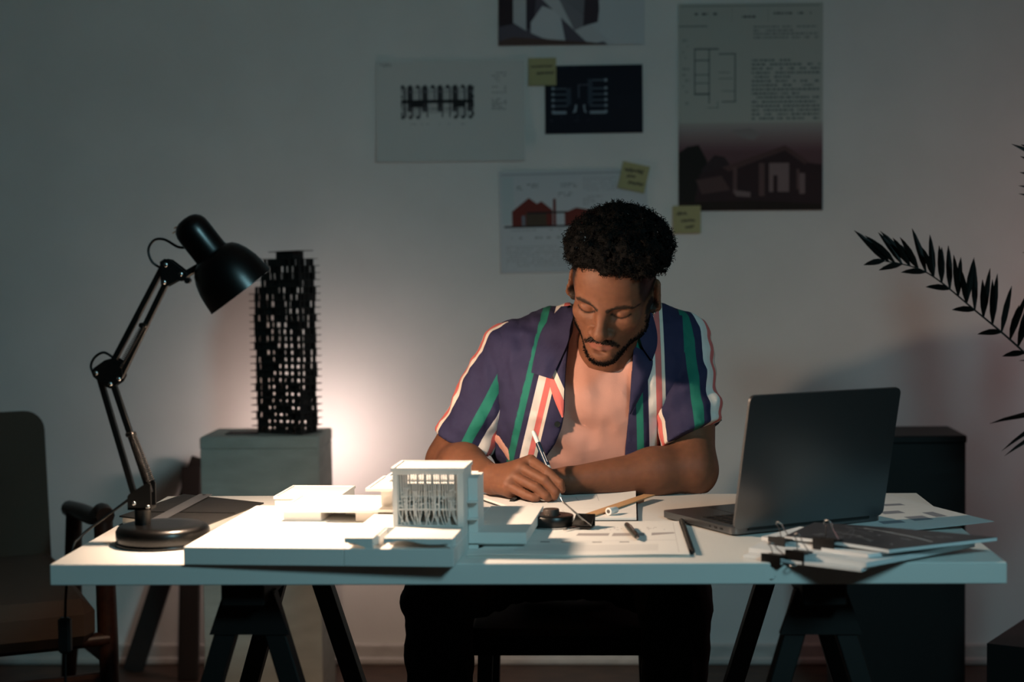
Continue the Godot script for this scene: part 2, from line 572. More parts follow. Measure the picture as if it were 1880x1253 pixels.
	ir(im, 0.39, 0.43, 0.43, 0.53, Color(0.75, 0.77, 0.79))
	ipoly(im, [[0.44, 0.55], [0.44, 0.42], [0.52, 0.37], [0.7, 0.42], [0.8, 0.42], [0.8, 0.55]], brick)
	ir(im, 0.03, 0.54, 0.95, 0.56, Color(0.17, 0.14, 0.15))
	itext(im, 0.04, 0.58, 0.95, 0.6, 1, Color(0.55, 0.57, 0.58), rng, 0.4)
	itext(im, 0.05, 0.65, 0.9, 0.69, 1, Color(0.58, 0.6, 0.61), rng, 0.3)
	itext(im, 0.04, 0.74, 0.95, 0.95, 9, Color(0.66, 0.68, 0.69), rng)
	wall_paper("wall_print", "white sheet with a red brick house elevation, partly behind the man's head", "poster", Vector3(-0.285, 1.451, zw), 0.43, 0.296, print_mat("print_brick", im), 0.7, 0.006, "prints on the back wall")
	# tall sheet with plan above and house picture below
	im = new_img(560, 800, Color(0.7, 0.71, 0.68))
	ir(im, 0.02, 0.01, 0.98, 0.016, Color(0.55, 0.56, 0.54))
	itext(im, 0.1, 0.045, 0.27, 0.065, 1, Color(0.3, 0.31, 0.31), rng); itext(im, 0.44, 0.06, 0.55, 0.08, 1, Color(0.3, 0.31, 0.31), rng); itext(im, 0.66, 0.045, 0.92, 0.065, 1, Color(0.36, 0.37, 0.36), rng)
	ir(im, 0.37, 0.02, 0.373, 0.09, Color(0.5, 0.51, 0.5)); ir(im, 0.62, 0.02, 0.623, 0.09, Color(0.5, 0.51, 0.5))
	ir(im, 0.0, 0.105, 0.2, 0.112, Color(0.48, 0.49, 0.48))
	var dk := Color(0.3, 0.34, 0.34)
	for q in [[0.11, 0.215, 0.28, 0.222], [0.11, 0.215, 0.118, 0.44], [0.11, 0.432, 0.22, 0.44], [0.21, 0.22, 0.218, 0.48], [0.28, 0.24, 0.4, 0.246], [0.39, 0.24, 0.398, 0.475], [0.3, 0.47, 0.4, 0.476], [0.11, 0.27, 0.22, 0.275], [0.11, 0.34, 0.22, 0.345], [0.12, 0.38, 0.21, 0.384], [0.28, 0.33, 0.36, 0.333], [0.28, 0.36, 0.38, 0.363], [0.3, 0.42, 0.39, 0.423], [0.27, 0.47, 0.275, 0.5], [0.2, 0.5, 0.28, 0.503]]: ir(im, q[0], q[1], q[2], q[3], dk)
	itext(im, 0.03, 0.17, 0.08, 0.5, 12, Color(0.58, 0.59, 0.57), rng, 0.5)
	itext(im, 0.52, 0.11, 0.97, 0.18, 4, Color(0.5, 0.52, 0.51), rng)
	itext(im, 0.51, 0.27, 0.98, 0.57, 15, Color(0.4, 0.45, 0.44), rng)
	for y in range(int(0.575 * 800), 800):
		var q := (float(y) / 800 - 0.575) / 0.425
		var sky := Color(0.66, 0.64, 0.62).lerp(Color(0.42, 0.3, 0.32), clampf(q * 3.0, 0, 1)).lerp(Color(0.3, 0.23, 0.24), clampf(q * 1.4 - 0.3, 0, 1))
		im.fill_rect(Rect2i(0, y, 560, 1), sky)
	ipoly(im, [[0.37, 0.61], [0.5, 0.6], [0.57, 0.63], [0.52, 0.66], [0.42, 0.64]], Color(0.55, 0.52, 0.51))
	ipoly(im, [[0, 0.72], [0.06, 0.69], [0.14, 0.68], [0.2, 0.76], [0.16, 0.95], [0, 1]], Color(0.12, 0.11, 0.1))
	ipoly(im, [[0.16, 0.8], [0.25, 0.73], [0.32, 0.74], [0.36, 0.78], [0.2, 0.9]], Color(0.2, 0.16, 0.17))
	ipoly(im, [[0.15, 0.82], [0.55, 0.74], [0.75, 0.69], [0.9, 0.77], [1, 0.78], [1, 1], [0.1, 1]], Color(0.2, 0.14, 0.15))
	ipoly(im, [[0.3, 0.79], [0.74, 0.685], [0.9, 0.76], [0.88, 0.78], [0.74, 0.71], [0.35, 0.81]], Color(0.33, 0.24, 0.24))
	for q in [[0.38, 0.79, 0.41, 0.92], [0.56, 0.77, 0.6, 0.93], [0.82, 0.8, 0.84, 0.9]]: ir(im, q[0], q[1], q[2], q[3], Color(0.38, 0.29, 0.29))
	ir(im, 0.63, 0.77, 0.77, 0.91, Color(0.5, 0.42, 0.42)); ir(im, 0.66, 0.83, 0.69, 0.91, Color(0.2, 0.14, 0.15))
	ir(im, 0.84, 0.82, 0.88, 0.92, Color(0.48, 0.4, 0.4))
	ipoly(im, [[0.12, 0.85], [0.3, 0.83], [0.36, 0.9], [0.16, 0.92]], Color(0.33, 0.25, 0.25))
	ipoly(im, [[0.38, 0.9], [0.5, 0.91], [0.5, 0.935], [0.4, 0.93]], Color(0.48, 0.41, 0.41))
	ipoly(im, [[0, 0.96], [0.5, 0.95], [1, 0.97], [1, 1], [0, 1]], Color(0.15, 0.12, 0.1))
	wall_paper("wall_print", "tall presentation sheet with a floor plan above a dusky house picture", "poster", Vector3(0.2405, 1.926, zw), 0.414, 0.596, print_mat("print_tall", im), -0.35, 0.004, "prints on the back wall")
	# sticky notes
	var yl := Color(0.67, 0.64, 0.46)
	var pen := Color(0.3, 0.29, 0.22)
	var spots := [
		[Vector3(-0.194, 1.778, zw + 0.003), 0.08, 0.0, "yellow sticky note over the corner of the dark blueprint", [[0.1, 0.32, 0.85, 0.03], [0.3, 0.56, 0.9, 0.05]]],
		[Vector3(0.078, 1.477, zw + 0.002), 0.079, -13.0, "tilted yellow sticky note on the corner of the brick house sheet", [[0.12, 0.28, 0.8, 0.1], [0.25, 0.5, 0.55, 0.07], [0.35, 0.72, 0.9, 0.08]]],
		[Vector3(0.22, 1.345, zw + 0.006), 0.08, 0.0, "yellow sticky note at the bottom corner of the tall presentation sheet", [[0.15, 0.3, 0.5, 0.08], [0.3, 0.55, 0.8, 0.06], [0.45, 0.78, 0.75, 0.07]]]]
	for q in spots:
		im = new_img(128, 128, yl)
		for w in q[4]: scribble(im, w[0], w[1], w[2], w[3], pen, rng)
		wall_paper("sticky_note", q[3], "note", q[0], q[1], q[1], print_mat("note", im, 0.8), q[2], 0.006, "sticky notes on the back wall")

# ---------------------------------------------------------------- furniture
const T := 0.735

func build_room() -> void:
	var b := MB.new()
	b.bx(Vector3(0, 2.1, -5.125), Vector3(10.4, 4.4, 0.15))
	struct("wall_back", b, mats.wall)
	b = MB.new(); b.bx(Vector3(-5.075, 2.1, 0.8), Vector3(0.15, 4.4, 12.0)); struct("wall_left", b, mats.wall)
	b = MB.new(); b.bx(Vector3(5.075, 2.1, 0.8), Vector3(0.15, 4.4, 12.0)); struct("wall_right", b, mats.wall)
	b = MB.new(); b.bx(Vector3(0, 2.1, 6.6), Vector3(10.4, 4.4, 0.15)); struct("wall_front", b, mats.wall)
	b = MB.new(); b.bx(Vector3(0, -0.075, 0.8), Vector3(10.4, 0.15, 12.0)); struct("floor", b, mats.floor)
	b = MB.new(); b.bx(Vector3(0, 4.27, 0.8), Vector3(10.4, 0.15, 12.0)); struct("ceiling", b, mats.wall)
	b = MB.new()
	b.bx(Vector3(0, 0.03, -5.043), Vector3(10.0, 0.06, 0.014), 0.004)
	b.bx(Vector3(0, 0.011, -5.034), Vector3(10.0, 0.022, 0.012), 0.005)
	struct("baseboard_back", b, mats.trim)

func build_desk() -> void:
	var t := thing("desk", "long white rectangular desk top lying on two black trestles", "desk", Vector3(-0.1225, T, -3.0567))
	var b := MB.new()
	b.bx(Vector3(0, -0.017, 0), Vector3(1.5, 0.034, 0.7535), 0.0015)
	obj("tabletop", b, mats.desk, t)
	# trestles
	var a := make_trestle("black wooden trestle under the desk end that carries the lamp", "trestles under the desk")
	a.position = Vector3(-0.575, 0, -3.03)
	var c := make_trestle("black wooden trestle under the desk end that carries the laptop", "trestles under the desk")
	c.position = Vector3(0.355, 0, -3.03)

func make_trestle(label: String, group: String) -> Node3D:
	var t := thing("trestle", label, "trestle", Vector3.ZERO, 0.0, group)
	var b := MB.new()
	b.bx(Vector3(0, 0.678, 0), Vector3(0.07, 0.044, 0.6), 0.003)
	obj("beam", b, mats.trestle, t)
	for s in [-1.0, 1.0]:
		for k in [-1.0, 1.0]:
			b = MB.new()
			b.bar(Vector3(k * 0.022, 0.665, s * 0.225), Vector3(k * 0.222, 0.0, s * 0.265), 0.034, 0.042, 0.002, Vector3(0, 0, 1))
			obj("leg", b, mats.trestle, t)
		b = MB.new()
		b.prism(PackedVector2Array([Vector2(-0.042, 0.668), Vector2(0.042, 0.668), Vector2(0.066, 0.6), Vector2(-0.066, 0.6)]), X(Vector3(0, 0, s * 0.245 - 0.008)), 0.016)
		obj("gusset", b, mats.trestle, t)
	for k in [-1.0, 1.0]:
		b = MB.new()
		b.bx(Vector3(k * 0.154, 0.22, 0), Vector3(0.02, 0.04, 0.5), 0.002)
		obj("brace", b, mats.trestle, t)
	return t

func build_spare_trestle() -> void:
	var t := thing("folded_trestle", "dark brown folded trestle leaning behind the grey plinth at the wall", "trestle", Vector3(-1.1, 0, -4.95))
	var b := MB.new()
	b.bar(Vector3(-0.068, 0.62, -0.055), Vector3(-0.272, 0.0, 0.0), 0.02, 0.058, 0.002, Vector3(1, 0, 0))
	obj("leg", b, mats.brown, t)
	b = MB.new()
	b.bar(Vector3(-0.09, 0.6, -0.028), Vector3(-0.082, 0.0, 0.105), 0.02, 0.058, 0.002, Vector3(1, 0, 0))
	obj("leg", b, mats.brown, t)
	b = MB.new()
	b.bx(Vector3(0.07, 0.59, -0.08), Vector3(0.17, 0.05, 0.02), 0.002)
	obj("top_bar", b, mats.brown, t)

func build_plinths() -> void:
	# grey plinth with the tower model
	var t := thing("plinth", "grey painted wooden plinth carrying the dark tower model", "plinth", Vector3(-0.901, 0, -4.643))
	var w := 0.318
	var d := 0.225
	var b := MB.new()
	b.bx(Vector3(0, 0.351, 0), Vector3(w, 0.702, d), 0.002)
	obj("body", b, mats.plinth, t)
	b = MB.new()
	b.bx(Vector3(0, 0.7185, 0), Vector3(w + 0.002, 0.033, d + 0.002), 0.003)
	obj("top_board", b, mats.plinth, t)
	b = MB.new()
	b.bx(Vector3(-0.06, 0.7362, 0.02), Vector3(0.09, 0.0024, 0.07))
	obj("shim", b, mats.brown, t)
	# black painted plinth behind the laptop
	t = thing("black_plinth", "tall black painted plinth standing at the wall behind the laptop", "plinth", Vector3(0.795, 0, -4.68))
	b = MB.new(); b.bx(Vector3(0, 0.3525, 0), Vector3(0.33, 0.705, 0.24), 0.002); obj("body", b, mats.black_box, t)
	b = MB.new(); b.bx(Vector3(0, 0.7145, 0), Vector3(0.335, 0.019, 0.245), 0.002); obj("top_board", b, mats.black_box, t)
	# black box with the palm
	t = thing("black_box", "low black wooden box under the palm by the wall", "box", Vector3(0, 0, 0))
	b = MB.new()
	var q := PackedVector2Array([Vector2(0.869, -3.9), Vector2(1.018, -4.163), Vector2(1.28, -4.02), Vector2(1.13, -3.757)])
	b.prism(q, Transform3D(Basis(Vector3(1, 0, 0), Vector3(0, 0, 1), Vector3(0, 1, 0)), Vector3(0, 0, 0)), 0.31)
	obj("body", b, mats.black_box, t)
	b = MB.new()
	b.prism(q, Transform3D(Basis(Vector3(1, 0, 0), Vector3(0, 0, 1), Vector3(0, 1, 0)), Vector3(0, 0.31, 0)), 0.016)
	obj("lid", b, mats.black_box, t)

func build_wall_lamp() -> void:
	# the lamp that glows on the wall, standing behind the grey plinth
	var t := thing("floor_uplight", "small warm bulb lamp hidden behind the grey plinth", "lamp", Vector3(-0.808, 0.03, -4.83))
	var b := MB.new()
	b.lathe([Vector2(0.0, -0.03), Vector2(0.045, -0.03), Vector2(0.045, 0.012), Vector2(0.008, 0.016), Vector2(0.008, 0.56), Vector2(0.0, 0.56)], Transform3D(), 20)
	obj("stand", b, mats.black_metal, t)
	b = MB.new()
	b.lathe([Vector2(0.0, 0.56), Vector2(0.016, 0.56), Vector2(0.017, 0.6), Vector2(0.0, 0.6)], Transform3D(), 20)
	obj("socket", b, mats.black_plastic, t)
	b = MB.new()
	var pr := [Vector2(0.0, 0.598)]
	for i in 13:
		var an := -PI * 0.42 + PI * 0.92 * i / 12.0
		pr.append(Vector2(0.03 * cos(an), 0.636 + 0.03 * sin(an)))
	pr.append(Vector2(0.0, 0.666))
	b.lathe(pr, Transform3D(), 20)
	obj("light_bulb", b, mats.bulb_wall, t)
	var l := OmniLight3D.new()
	l.name = "wall_bulb_light"
	l.position = Vector3(0, 0.636, 0)
	l.light_color = Color(1.0, 0.88, 0.85)
	l.light_energy = WALL_LAMP
	l.light_size = 0.03
	l.omni_range = 9.0; l.omni_attenuation = 2.0
	l.shadow_enabled = true
	t.add_child(l)

func build_side_lamp() -> void:
	# rose-tinted lamp standing beyond the edge of the frame; only its glow on the wall is seen
	var t := thing("floor_lamp", "slim floor lamp with a rosy globe beyond the palm", "lamp", Vector3(1.85, 0, -4.5))
	var b := MB.new()
	b.lathe([Vector2(0.0, 0.0), Vector2(0.12, 0.0), Vector2(0.12, 0.015), Vector2(0.012, 0.022), Vector2(0.012, 0.86), Vector2(0.03, 0.87), Vector2(0.03, 0.885), Vector2(0.0, 0.885)], Transform3D(), 24)
	obj("stand", b, mats.black_metal, t)
	b = MB.new()
	var pr := []
	for i in 17:
		var an := -PI / 2 + PI * i / 16.0
		pr.append(Vector2(maxf(0.0, 0.08 * cos(an)), 0.96 + 0.08 * sin(an)))
	b.lathe(pr, Transform3D(), 28)
	obj("light_globe", b, mats.globe, t)
	var l := OmniLight3D.new()
	l.name = "globe_light"
	l.position = Vector3(0, 0.96, 0)
	l.light_color = Color(1.0, 0.7, 0.7)
	l.light_energy = SIDE_LAMP
	l.light_size = 0.075
	l.omni_range = 9.0; l.omni_attenuation = 2.0
	l.shadow_enabled = true
	t.add_child(l)

func build_desk_lamp() -> void:
	var z0 := 0.0
	var t := thing("desk_lamp", "black jointed desk lamp with a domed shade over the white model", "lamp", Vector3(-0.738, T, -2.87))
	var at := func(x: float, y: float, z := 0.0) -> Vector3: return Vector3(x + 0.738, y - T, z)
	var b := MB.new()
	b.lathe([Vector2(0, 0), Vector2(0.078, 0), Vector2(0.08, 0.002), Vector2(0.08, 0.005), Vector2(0.0775, 0.0075), Vector2(0.0785, 0.012), Vector2(0.0785, 0.024), Vector2(0.075, 0.0305), Vector2(0.069, 0.033), Vector2(0.045, 0.0338), Vector2(0, 0.034)], Transform3D(), 56)
	obj("base", b, mats.lamp_gloss, t)
	b = MB.new()
	b.lathe([Vector2(0, 0.03), Vector2(0.0135, 0.03), Vector2(0.0135, 0.07), Vector2(0, 0.07)], X(at.call(-0.772, T)), 20)
	obj("post", b, mats.lamp_black, t)
	b = MB.new()
	var bz := 0.017
	b.prism(PackedVector2Array([Vector2(-0.793, 0.795), Vector2(-0.753, 0.795), Vector2(-0.753, 0.838), Vector2(-0.758, 0.842), Vector2(-0.79, 0.822), Vector2(-0.793, 0.818)]), X(Vector3(0.738, -T, -bz)), 0.0025)
	b.prism(PackedVector2Array([Vector2(-0.793, 0.795), Vector2(-0.753, 0.795), Vector2(-0.753, 0.838), Vector2(-0.758, 0.842), Vector2(-0.79, 0.822), Vector2(-0.793, 0.818)]), X(Vector3(0.738, -T, bz - 0.0025)), 0.0025)
	b.bx(at.call(-0.773, 0.797), Vector3(0.04, 0.004, 2 * bz))
	obj("base_bracket", b, mats.lamp_black, t)
	# lower arms
	var arms := [[at.call(-0.782, 0.806), at.call(-0.842, 1.026), 0.0], [at.call(-0.7585, 0.822), at.call(-0.8175, 1.0095), 0.0]]
	for a in arms:
		b = MB.new()
		b.bar(a[0], a[1], 0.01, 0.01, 0.001, Vector3(0, 0, 1))
		obj("lower_arm", b, mats.lamp_black, t)
	for s in [-1.0, 1.0]:
		b = MB.new()
		spring(b, at.call(-0.757, 0.84, s * 0.012), at.call(-0.787, 0.9215, s * 0.008), 0.0042)
		obj("spring", b, mats.lamp_black, t)
	b = MB.new()
	b.bx(at.call(-0.789, 0.9215), Vector3(0.014, 0.008, 0.022), 0.002)
	obj("spring_clip", b, mats.lamp_black, t)
	# elbow plates
	for s in [-1.0, 1.0]:
		b = MB.new()
		var ring := []
		for q in [Vector2(-0.85, 1.028), Vector2(-0.846, 1.035), Vector2(-0.827, 1.048), Vector2(-0.812, 1.052), Vector2(-0.8, 1.045), Vector2(-0.797, 1.02), Vector2(-0.803, 1.01), Vector2(-0.818, 1.0), Vector2(-0.826, 1.003), Vector2(-0.847, 1.02)]: ring.append(q)
		b.prism(PackedVector2Array(ring), X(Vector3(0.738, -T, s * 0.0125 - 0.00125)), 0.0025)
		obj("elbow_plate", b, mats.lamp_black, t)
	# upper arms
	for a in [[at.call(-0.805, 1.017), at.call(-0.722, 1.178)], [at.call(-0.826, 1.026), at.call(-0.7255, 1.207)]]:
		b = MB.new()
		b.bar(a[0], a[1], 0.01, 0.011, 0.001, Vector3(0, 0, 1))
		obj("upper_arm", b, mats.lamp_black, t)
	for s in [-1.0, 1.0]:
		b = MB.new()
		spring(b, at.call(-0.803, 1.035, s * 0.012), at.call(-0.762, 1.105, s * 0.008), 0.0042)
		obj("spring", b, mats.lamp_black, t)
	b = MB.new()
	b.bx(at.call(-0.762, 1.106), Vector3(0.014, 0.008, 0.022), 0.002)
	obj("spring_clip", b, mats.lamp_black, t)
	# head plates, knuckle, neck
	for s in [-1.0, 1.0]:
		b = MB.new()
		b.prism(PackedVector2Array([Vector2(-0.73, 1.212), Vector2(-0.722, 1.217), Vector2(-0.713, 1.215), Vector2(-0.69, 1.197), Vector2(-0.688, 1.19), Vector2(-0.694, 1.184), Vector2(-0.72, 1.17), Vector2(-0.729, 1.174)]), X(Vector3(0.738, -T, s * 0.011 - 0.00125)), 0.0025)
		obj("head_plate", b, mats.lamp_black, t)
	b = MB.new()
	b.tube([at.call(-0.694, 1.188, -0.014), at.call(-0.694, 1.188, 0.014)], 0.009, 12)
	b.bar(at.call(-0.697, 1.186), at.call(-0.655, 1.209), 0.012, 0.012, 0.002, Vector3(0, 0, 1))
	b.tube([at.call(-0.683, 1.18, 0.006), at.call(-0.683, 1.18, 0.02)], 0.005, 10)
	obj("neck", b, mats.lamp_black, t)
	for q in [Vector2(-0.782, 0.806), Vector2(-0.7585, 0.8), Vector2(-0.8425, 1.0265), Vector2(-0.8185, 1.008), Vector2(-0.804, 1.0165), Vector2(-0.72, 1.207), Vector2(-0.7235, 1.178), Vector2(-0.6945, 1.191), Vector2(-0.6605, 1.2065)]:
		b = MB.new()
		var zz := 0.0195 if q.y < 0.9 else 0.0155
		b.lathe([Vector2(0, 0), Vector2(0.0042, 0), Vector2(0.0042, 0.0015), Vector2(0.003, 0.003), Vector2(0, 0.0034)], Transform3D(Basis(Vector3.RIGHT, PI / 2), at.call(q.x, q.y, zz - 0.003)), 10)
		obj("screw", b, mats.steel, t)
	# shade: axis runs from the cap down to the rim
	var ax := Vector3(0.59, -0.805, -0.125).normalized()
	var side := Vector3(0, 0, 1).cross(ax).normalized()
	var rim: Vector3 = at.call(-0.5965, 1.1605)
	var len := 0.153
	var xf := Transform3D(Basis(side, ax, side.cross(ax)), rim - ax * len)
	b = MB.new()
	var out := [Vector2(0.0, 0.0), Vector2(0.012, 0.0012), Vector2(0.02, 0.005), Vector2(0.0262, 0.0115), Vector2(0.029, 0.0195), Vector2(0.0295, 0.03), Vector2(0.0295, 0.07), Vector2(0.0305, 0.074), Vector2(0.0395, 0.0785), Vector2(0.0465, 0.087), Vector2(0.053, 0.1), Vector2(0.058, 0.117), Vector2(0.0605, 0.135), Vector2(0.0618, len)]
	var prof := []
	var ins := []
	for i in out.size(): ins.append(Vector2(maxf(0.0, out[i].x - 0.0015), out[i].y + 0.0012 * (1.0 - float(i) / out.size())))
	# outside is to the right going up, so run the outer skin from the rim back to the cap
	for i in out.size(): prof.append(out[out.size() - 1 - i])
	var flip := prof.duplicate()
	flip.reverse()
	b.lathe(flip, xf, 56)
	b.lathe([Vector2(0.0618, len), Vector2(ins[ins.size() - 1].x, len)], xf, 56)
	var shade := obj("shade", b, mats.lamp_gloss, t)
	b = MB.new()
	ins.reverse()
	b.lathe(ins, xf, 56)
	obj("shade_lining", b, mats.lining, shade)
	for q in [-1.0, 1.0]:
		b = MB.new()
		b.box(Transform3D(xf.basis.rotated(Vector3(0, 0, 1), 0.0), xf * Vector3(-0.0235 + q * 0.0035, 0.0055 - q * 0.0025, 0.0)), Vector3(0.004, 0.002, 0.012))
		obj("vent_slot", b, mats.brass, shade)
	b = MB.new()
	b.lathe([Vector2(0, 0.012), Vector2(0.017, 0.012), Vector2(0.017, 0.08), Vector2(0, 0.08)], xf, 20)
	obj("socket", b, mats.white_plastic, t)
	b = MB.new()
	var pr := [Vector2(0.0, 0.078)]
	pr.append(Vector2(0.012, 0.079))
	for i in 11:
		var an := -PI * 0.33 + PI * 0.83 * i / 10.0
		pr.append(Vector2(0.026 * cos(an), 0.124 + 0.026 * sin(an)))
	b.lathe(pr, xf, 24)
	obj("light_bulb", b, mats.bulb_desk, t)
	var l := OmniLight3D.new()
	l.name = "desk_bulb_light"
	l.position = xf * Vector3(0, 0.124, 0)
	l.light_color = Color(1.0, 0.86, 0.74)
	l.light_energy = DESK_LAMP
	l.light_size = 0.024
	l.omni_range = 9.0; l.omni_attenuation = 2.0
	l.shadow_enabled = true
	t.add_child(l)
	# cable loops and the power cord with its switch
	b = MB.new()
	b.tube(curve([at.call(-0.678, 1.237, 0.0), at.call(-0.70, 1.236), at.call(-0.724, 1.249), at.call(-0.742, 1.248), at.call(-0.752, 1.232), at.call(-0.746, 1.212), at.call(-0.73, 1.2, -0.004)]), 0.0022, 8)
	obj("head_cable", b, mats.cable, t)
	b = MB.new()
	b.tube(curve([at.call(-0.815, 1.05, -0.002), at.call(-0.832, 1.06, -0.002), at.call(-0.848, 1.052, -0.002), at.call(-0.855, 1.035, -0.002), at.call(-0.845, 1.015, -0.004)]), 0.0022, 8)
	obj("elbow_cable", b, mats.cable, t)
	b = MB.new()
	var floor_y := -T
	b.tube(curve([at.call(-0.782, 0.822, -0.004), at.call(-0.7932, 0.8123, 0.0), at.call(-0.827, 0.787, 0.01), at.call(-0.8572, 0.7645, 0.02), at.call(-0.8735, 0.7495, 0.03), at.call(-0.8815, 0.734, 0.04), at.call(-0.89, 0.674, 0.05), at.call(-0.894, 0.6, 0.05), at.call(-0.897, 0.45, 0.05), at.call(-0.9, 0.25, 0.05), at.call(-0.905, 0.05, 0.04), at.call(-0.95, 0.004, 0.0)]), 0.0024, 8)
	obj("power_cord", b, mats.cable, t)
	b = MB.new()
	b.bx(at.call(-0.8945, 0.59, 0.05), Vector3(0.021, 0.06, 0.018), 0.004)
	obj("cord_switch", b, mats.black_plastic, t)

func spring(b: MB, p: Vector3, q: Vector3, r: float) -> void:
	var d := (q - p)
	var x := d.cross(Vector3(0, 0, 1)).normalized()
	var y := d.cross(x).normalized()
	var pts := []
	var turns := 26
	for i in turns * 7 + 1:
		var an := TAU * i / 7.0
		pts.append(p + d * (float(i) / (turns * 7)) + (x * cos(an) + y * sin(an)) * r)
	b.tube(pts, 0.0009, 4, false)

func build_armchair() -> void:
	var t := thing("armchair", "dark upholstered armchair with brown wooden arms beside the desk", "chair", Vector3(-1.553, 0, -4.02), deg_to_rad(27))
	# local: x to the sitter's left (picture right), z to the front
	var b := MB.new()
	var tilt := Basis(Vector3.RIGHT, -0.17)
	for q in [[0.0, 0.09], [0.012, 0.076], [0.024, 0.052]]:
		b.prism(round_rect(-0.27 + 0.024 - q[0], -0.24 + 0.024 - q[0], 0.27 - 0.024 + q[0], 0.24 - 0.024 + q[0], 0.05), Transform3D(tilt, Vector3(0, 0.585, -0.235)) * Transform3D(Basis(), Vector3(0, 0, -q[1] / 2)), q[1])
	obj("backrest", b, mats.upholstery, t)
	b = MB.new()
	b.box(Transform3D(Basis(Vector3.RIGHT, 0.06), Vector3(0, 0.4, 0.06)), Vector3(0.57, 0.11, 0.56), 0.03)
	obj("seat", b, mats.upholstery, t)
	for s in [-1.0, 1.0]:
		b = MB.new()
		b.tube([Vector3(s * 0.315, 0.615, 0.28), Vector3(s * 0.32, 0.33, 0.275), Vector3(s * 0.325, 0.0, 0.3)], [0.022, 0.024, 0.016], 12)
		obj("leg", b, mats.brown_wood, t)
		b = MB.new()
		b.tube([Vector3(s * 0.315, 0.585, -0.1), Vector3(s * 0.315, 0.33, -0.16), Vector3(s * 0.315, 0.0, -0.3)], [0.02, 0.024, 0.016], 12)
		obj("leg", b, mats.brown_wood, t)
		b = MB.new()
		b.tube(curve([Vector3(s * 0.315, 0.578, -0.17), Vector3(s * 0.318, 0.59, -0.02), Vector3(s * 0.318, 0.602, 0.16), Vector3(s * 0.316, 0.628, 0.26), Vector3(s * 0.316, 0.624, 0.305)], 4), 0.021, 12)
		obj("armrest", b, mats.brown_wood, t)
		b = MB.new()
		b.bar(Vector3(s * 0.315, 0.3, 0.28), Vector3(s * 0.315, 0.27, -0.2), 0.03, 0.045, 0.006)
		obj("side_rail", b, mats.brown_wood, t)
	b = MB.new()
	b.tube([Vector3(-0.32, 0.335, 0.285), Vector3(0.32, 0.335, 0.285)], 0.017, 12)
	obj("front_rail", b, mats.brown_wood, t)
	b = MB.new()
	b.bx(Vector3(0, 0.235, 0.27), Vector3(0.63, 0.035, 0.03), 0.008)
	obj("lower_rail", b, mats.brown_wood, t)

func build_tower() -> void:
	var t := thing("tower_model", "dark lattice model of a high-rise tower on the grey plinth", "model", Vector3(-0.846, 0.735, -4.645), deg_to_rad(-24))
	var rng := RandomNumberGenerator.new()
	rng.seed = 5
	var floors := 25
	var fh := 0.0188
	var w := 0.142
	var d := 0.085
	for k in floors:
		var y := k * fh
		var ww := w
		var x0 := 0.0
		if k >= floors - 4:
			ww = w - 0.022; x0 = 0.011
		if k >= floors - 1:
			ww = w - 0.03; x0 = 0.013
		var p := Node3D.new()
		var b := MB.new()
		b.bx(Vector3(x0, y + 0.0008, 0), Vector3(ww + 0.02, 0.0018, d + 0.02))
		var sl := obj("floor_plate", b, mats.tower, t)
		b = MB.new()
		# outer walls with staggered openings, then a thin inner core
		for f in 4:
			var along := ww if f < 2 else d
			var n := 7 if f < 2 else 4
			for i in n:
				var s := -along / 2 + along * (i + 0.5) / n + rng.randf_range(-0.0028, 0.0028)
				var pw := along / n * rng.randf_range(0.42, 0.66)
				if rng.randf() < 0.22: pw = along / n * 0.98
				var pos := Vector3(x0 + s, y + fh / 2, (d / 2) * (1 if f == 0 else -1)) if f < 2 else Vector3(x0 + (ww / 2) * (1 if f == 2 else -1), y + fh / 2, s)
				b.bx(pos, Vector3(pw, fh, 0.002) if f < 2 else Vector3(0.002, fh, pw))
		obj("wall_ring", b, mats.tower, sl)
	var top := floors * fh
	var b2 := MB.new()
	b2.bx(Vector3(0.012, top + 0.0008, 0), Vector3(w - 0.012, 0.0016, d + 0.01))
	obj("roof_plate", b2, mats.tower, t)
	b2 = MB.new()
	b2.bx(Vector3(0.018, top + 0.011, 0), Vector3(0.055, 0.019, 0.05))
	obj("roof_core", b2, mats.tower, t)
	b2 = MB.new()
	b2.box(Transform3D(Basis(Vector3(0, 0, 1), 0.03), Vector3(0.022, top + 0.0215, 0)), Vector3(0.095, 0.0018, 0.075))
	obj("canopy_plate", b2, mats.tower, t)

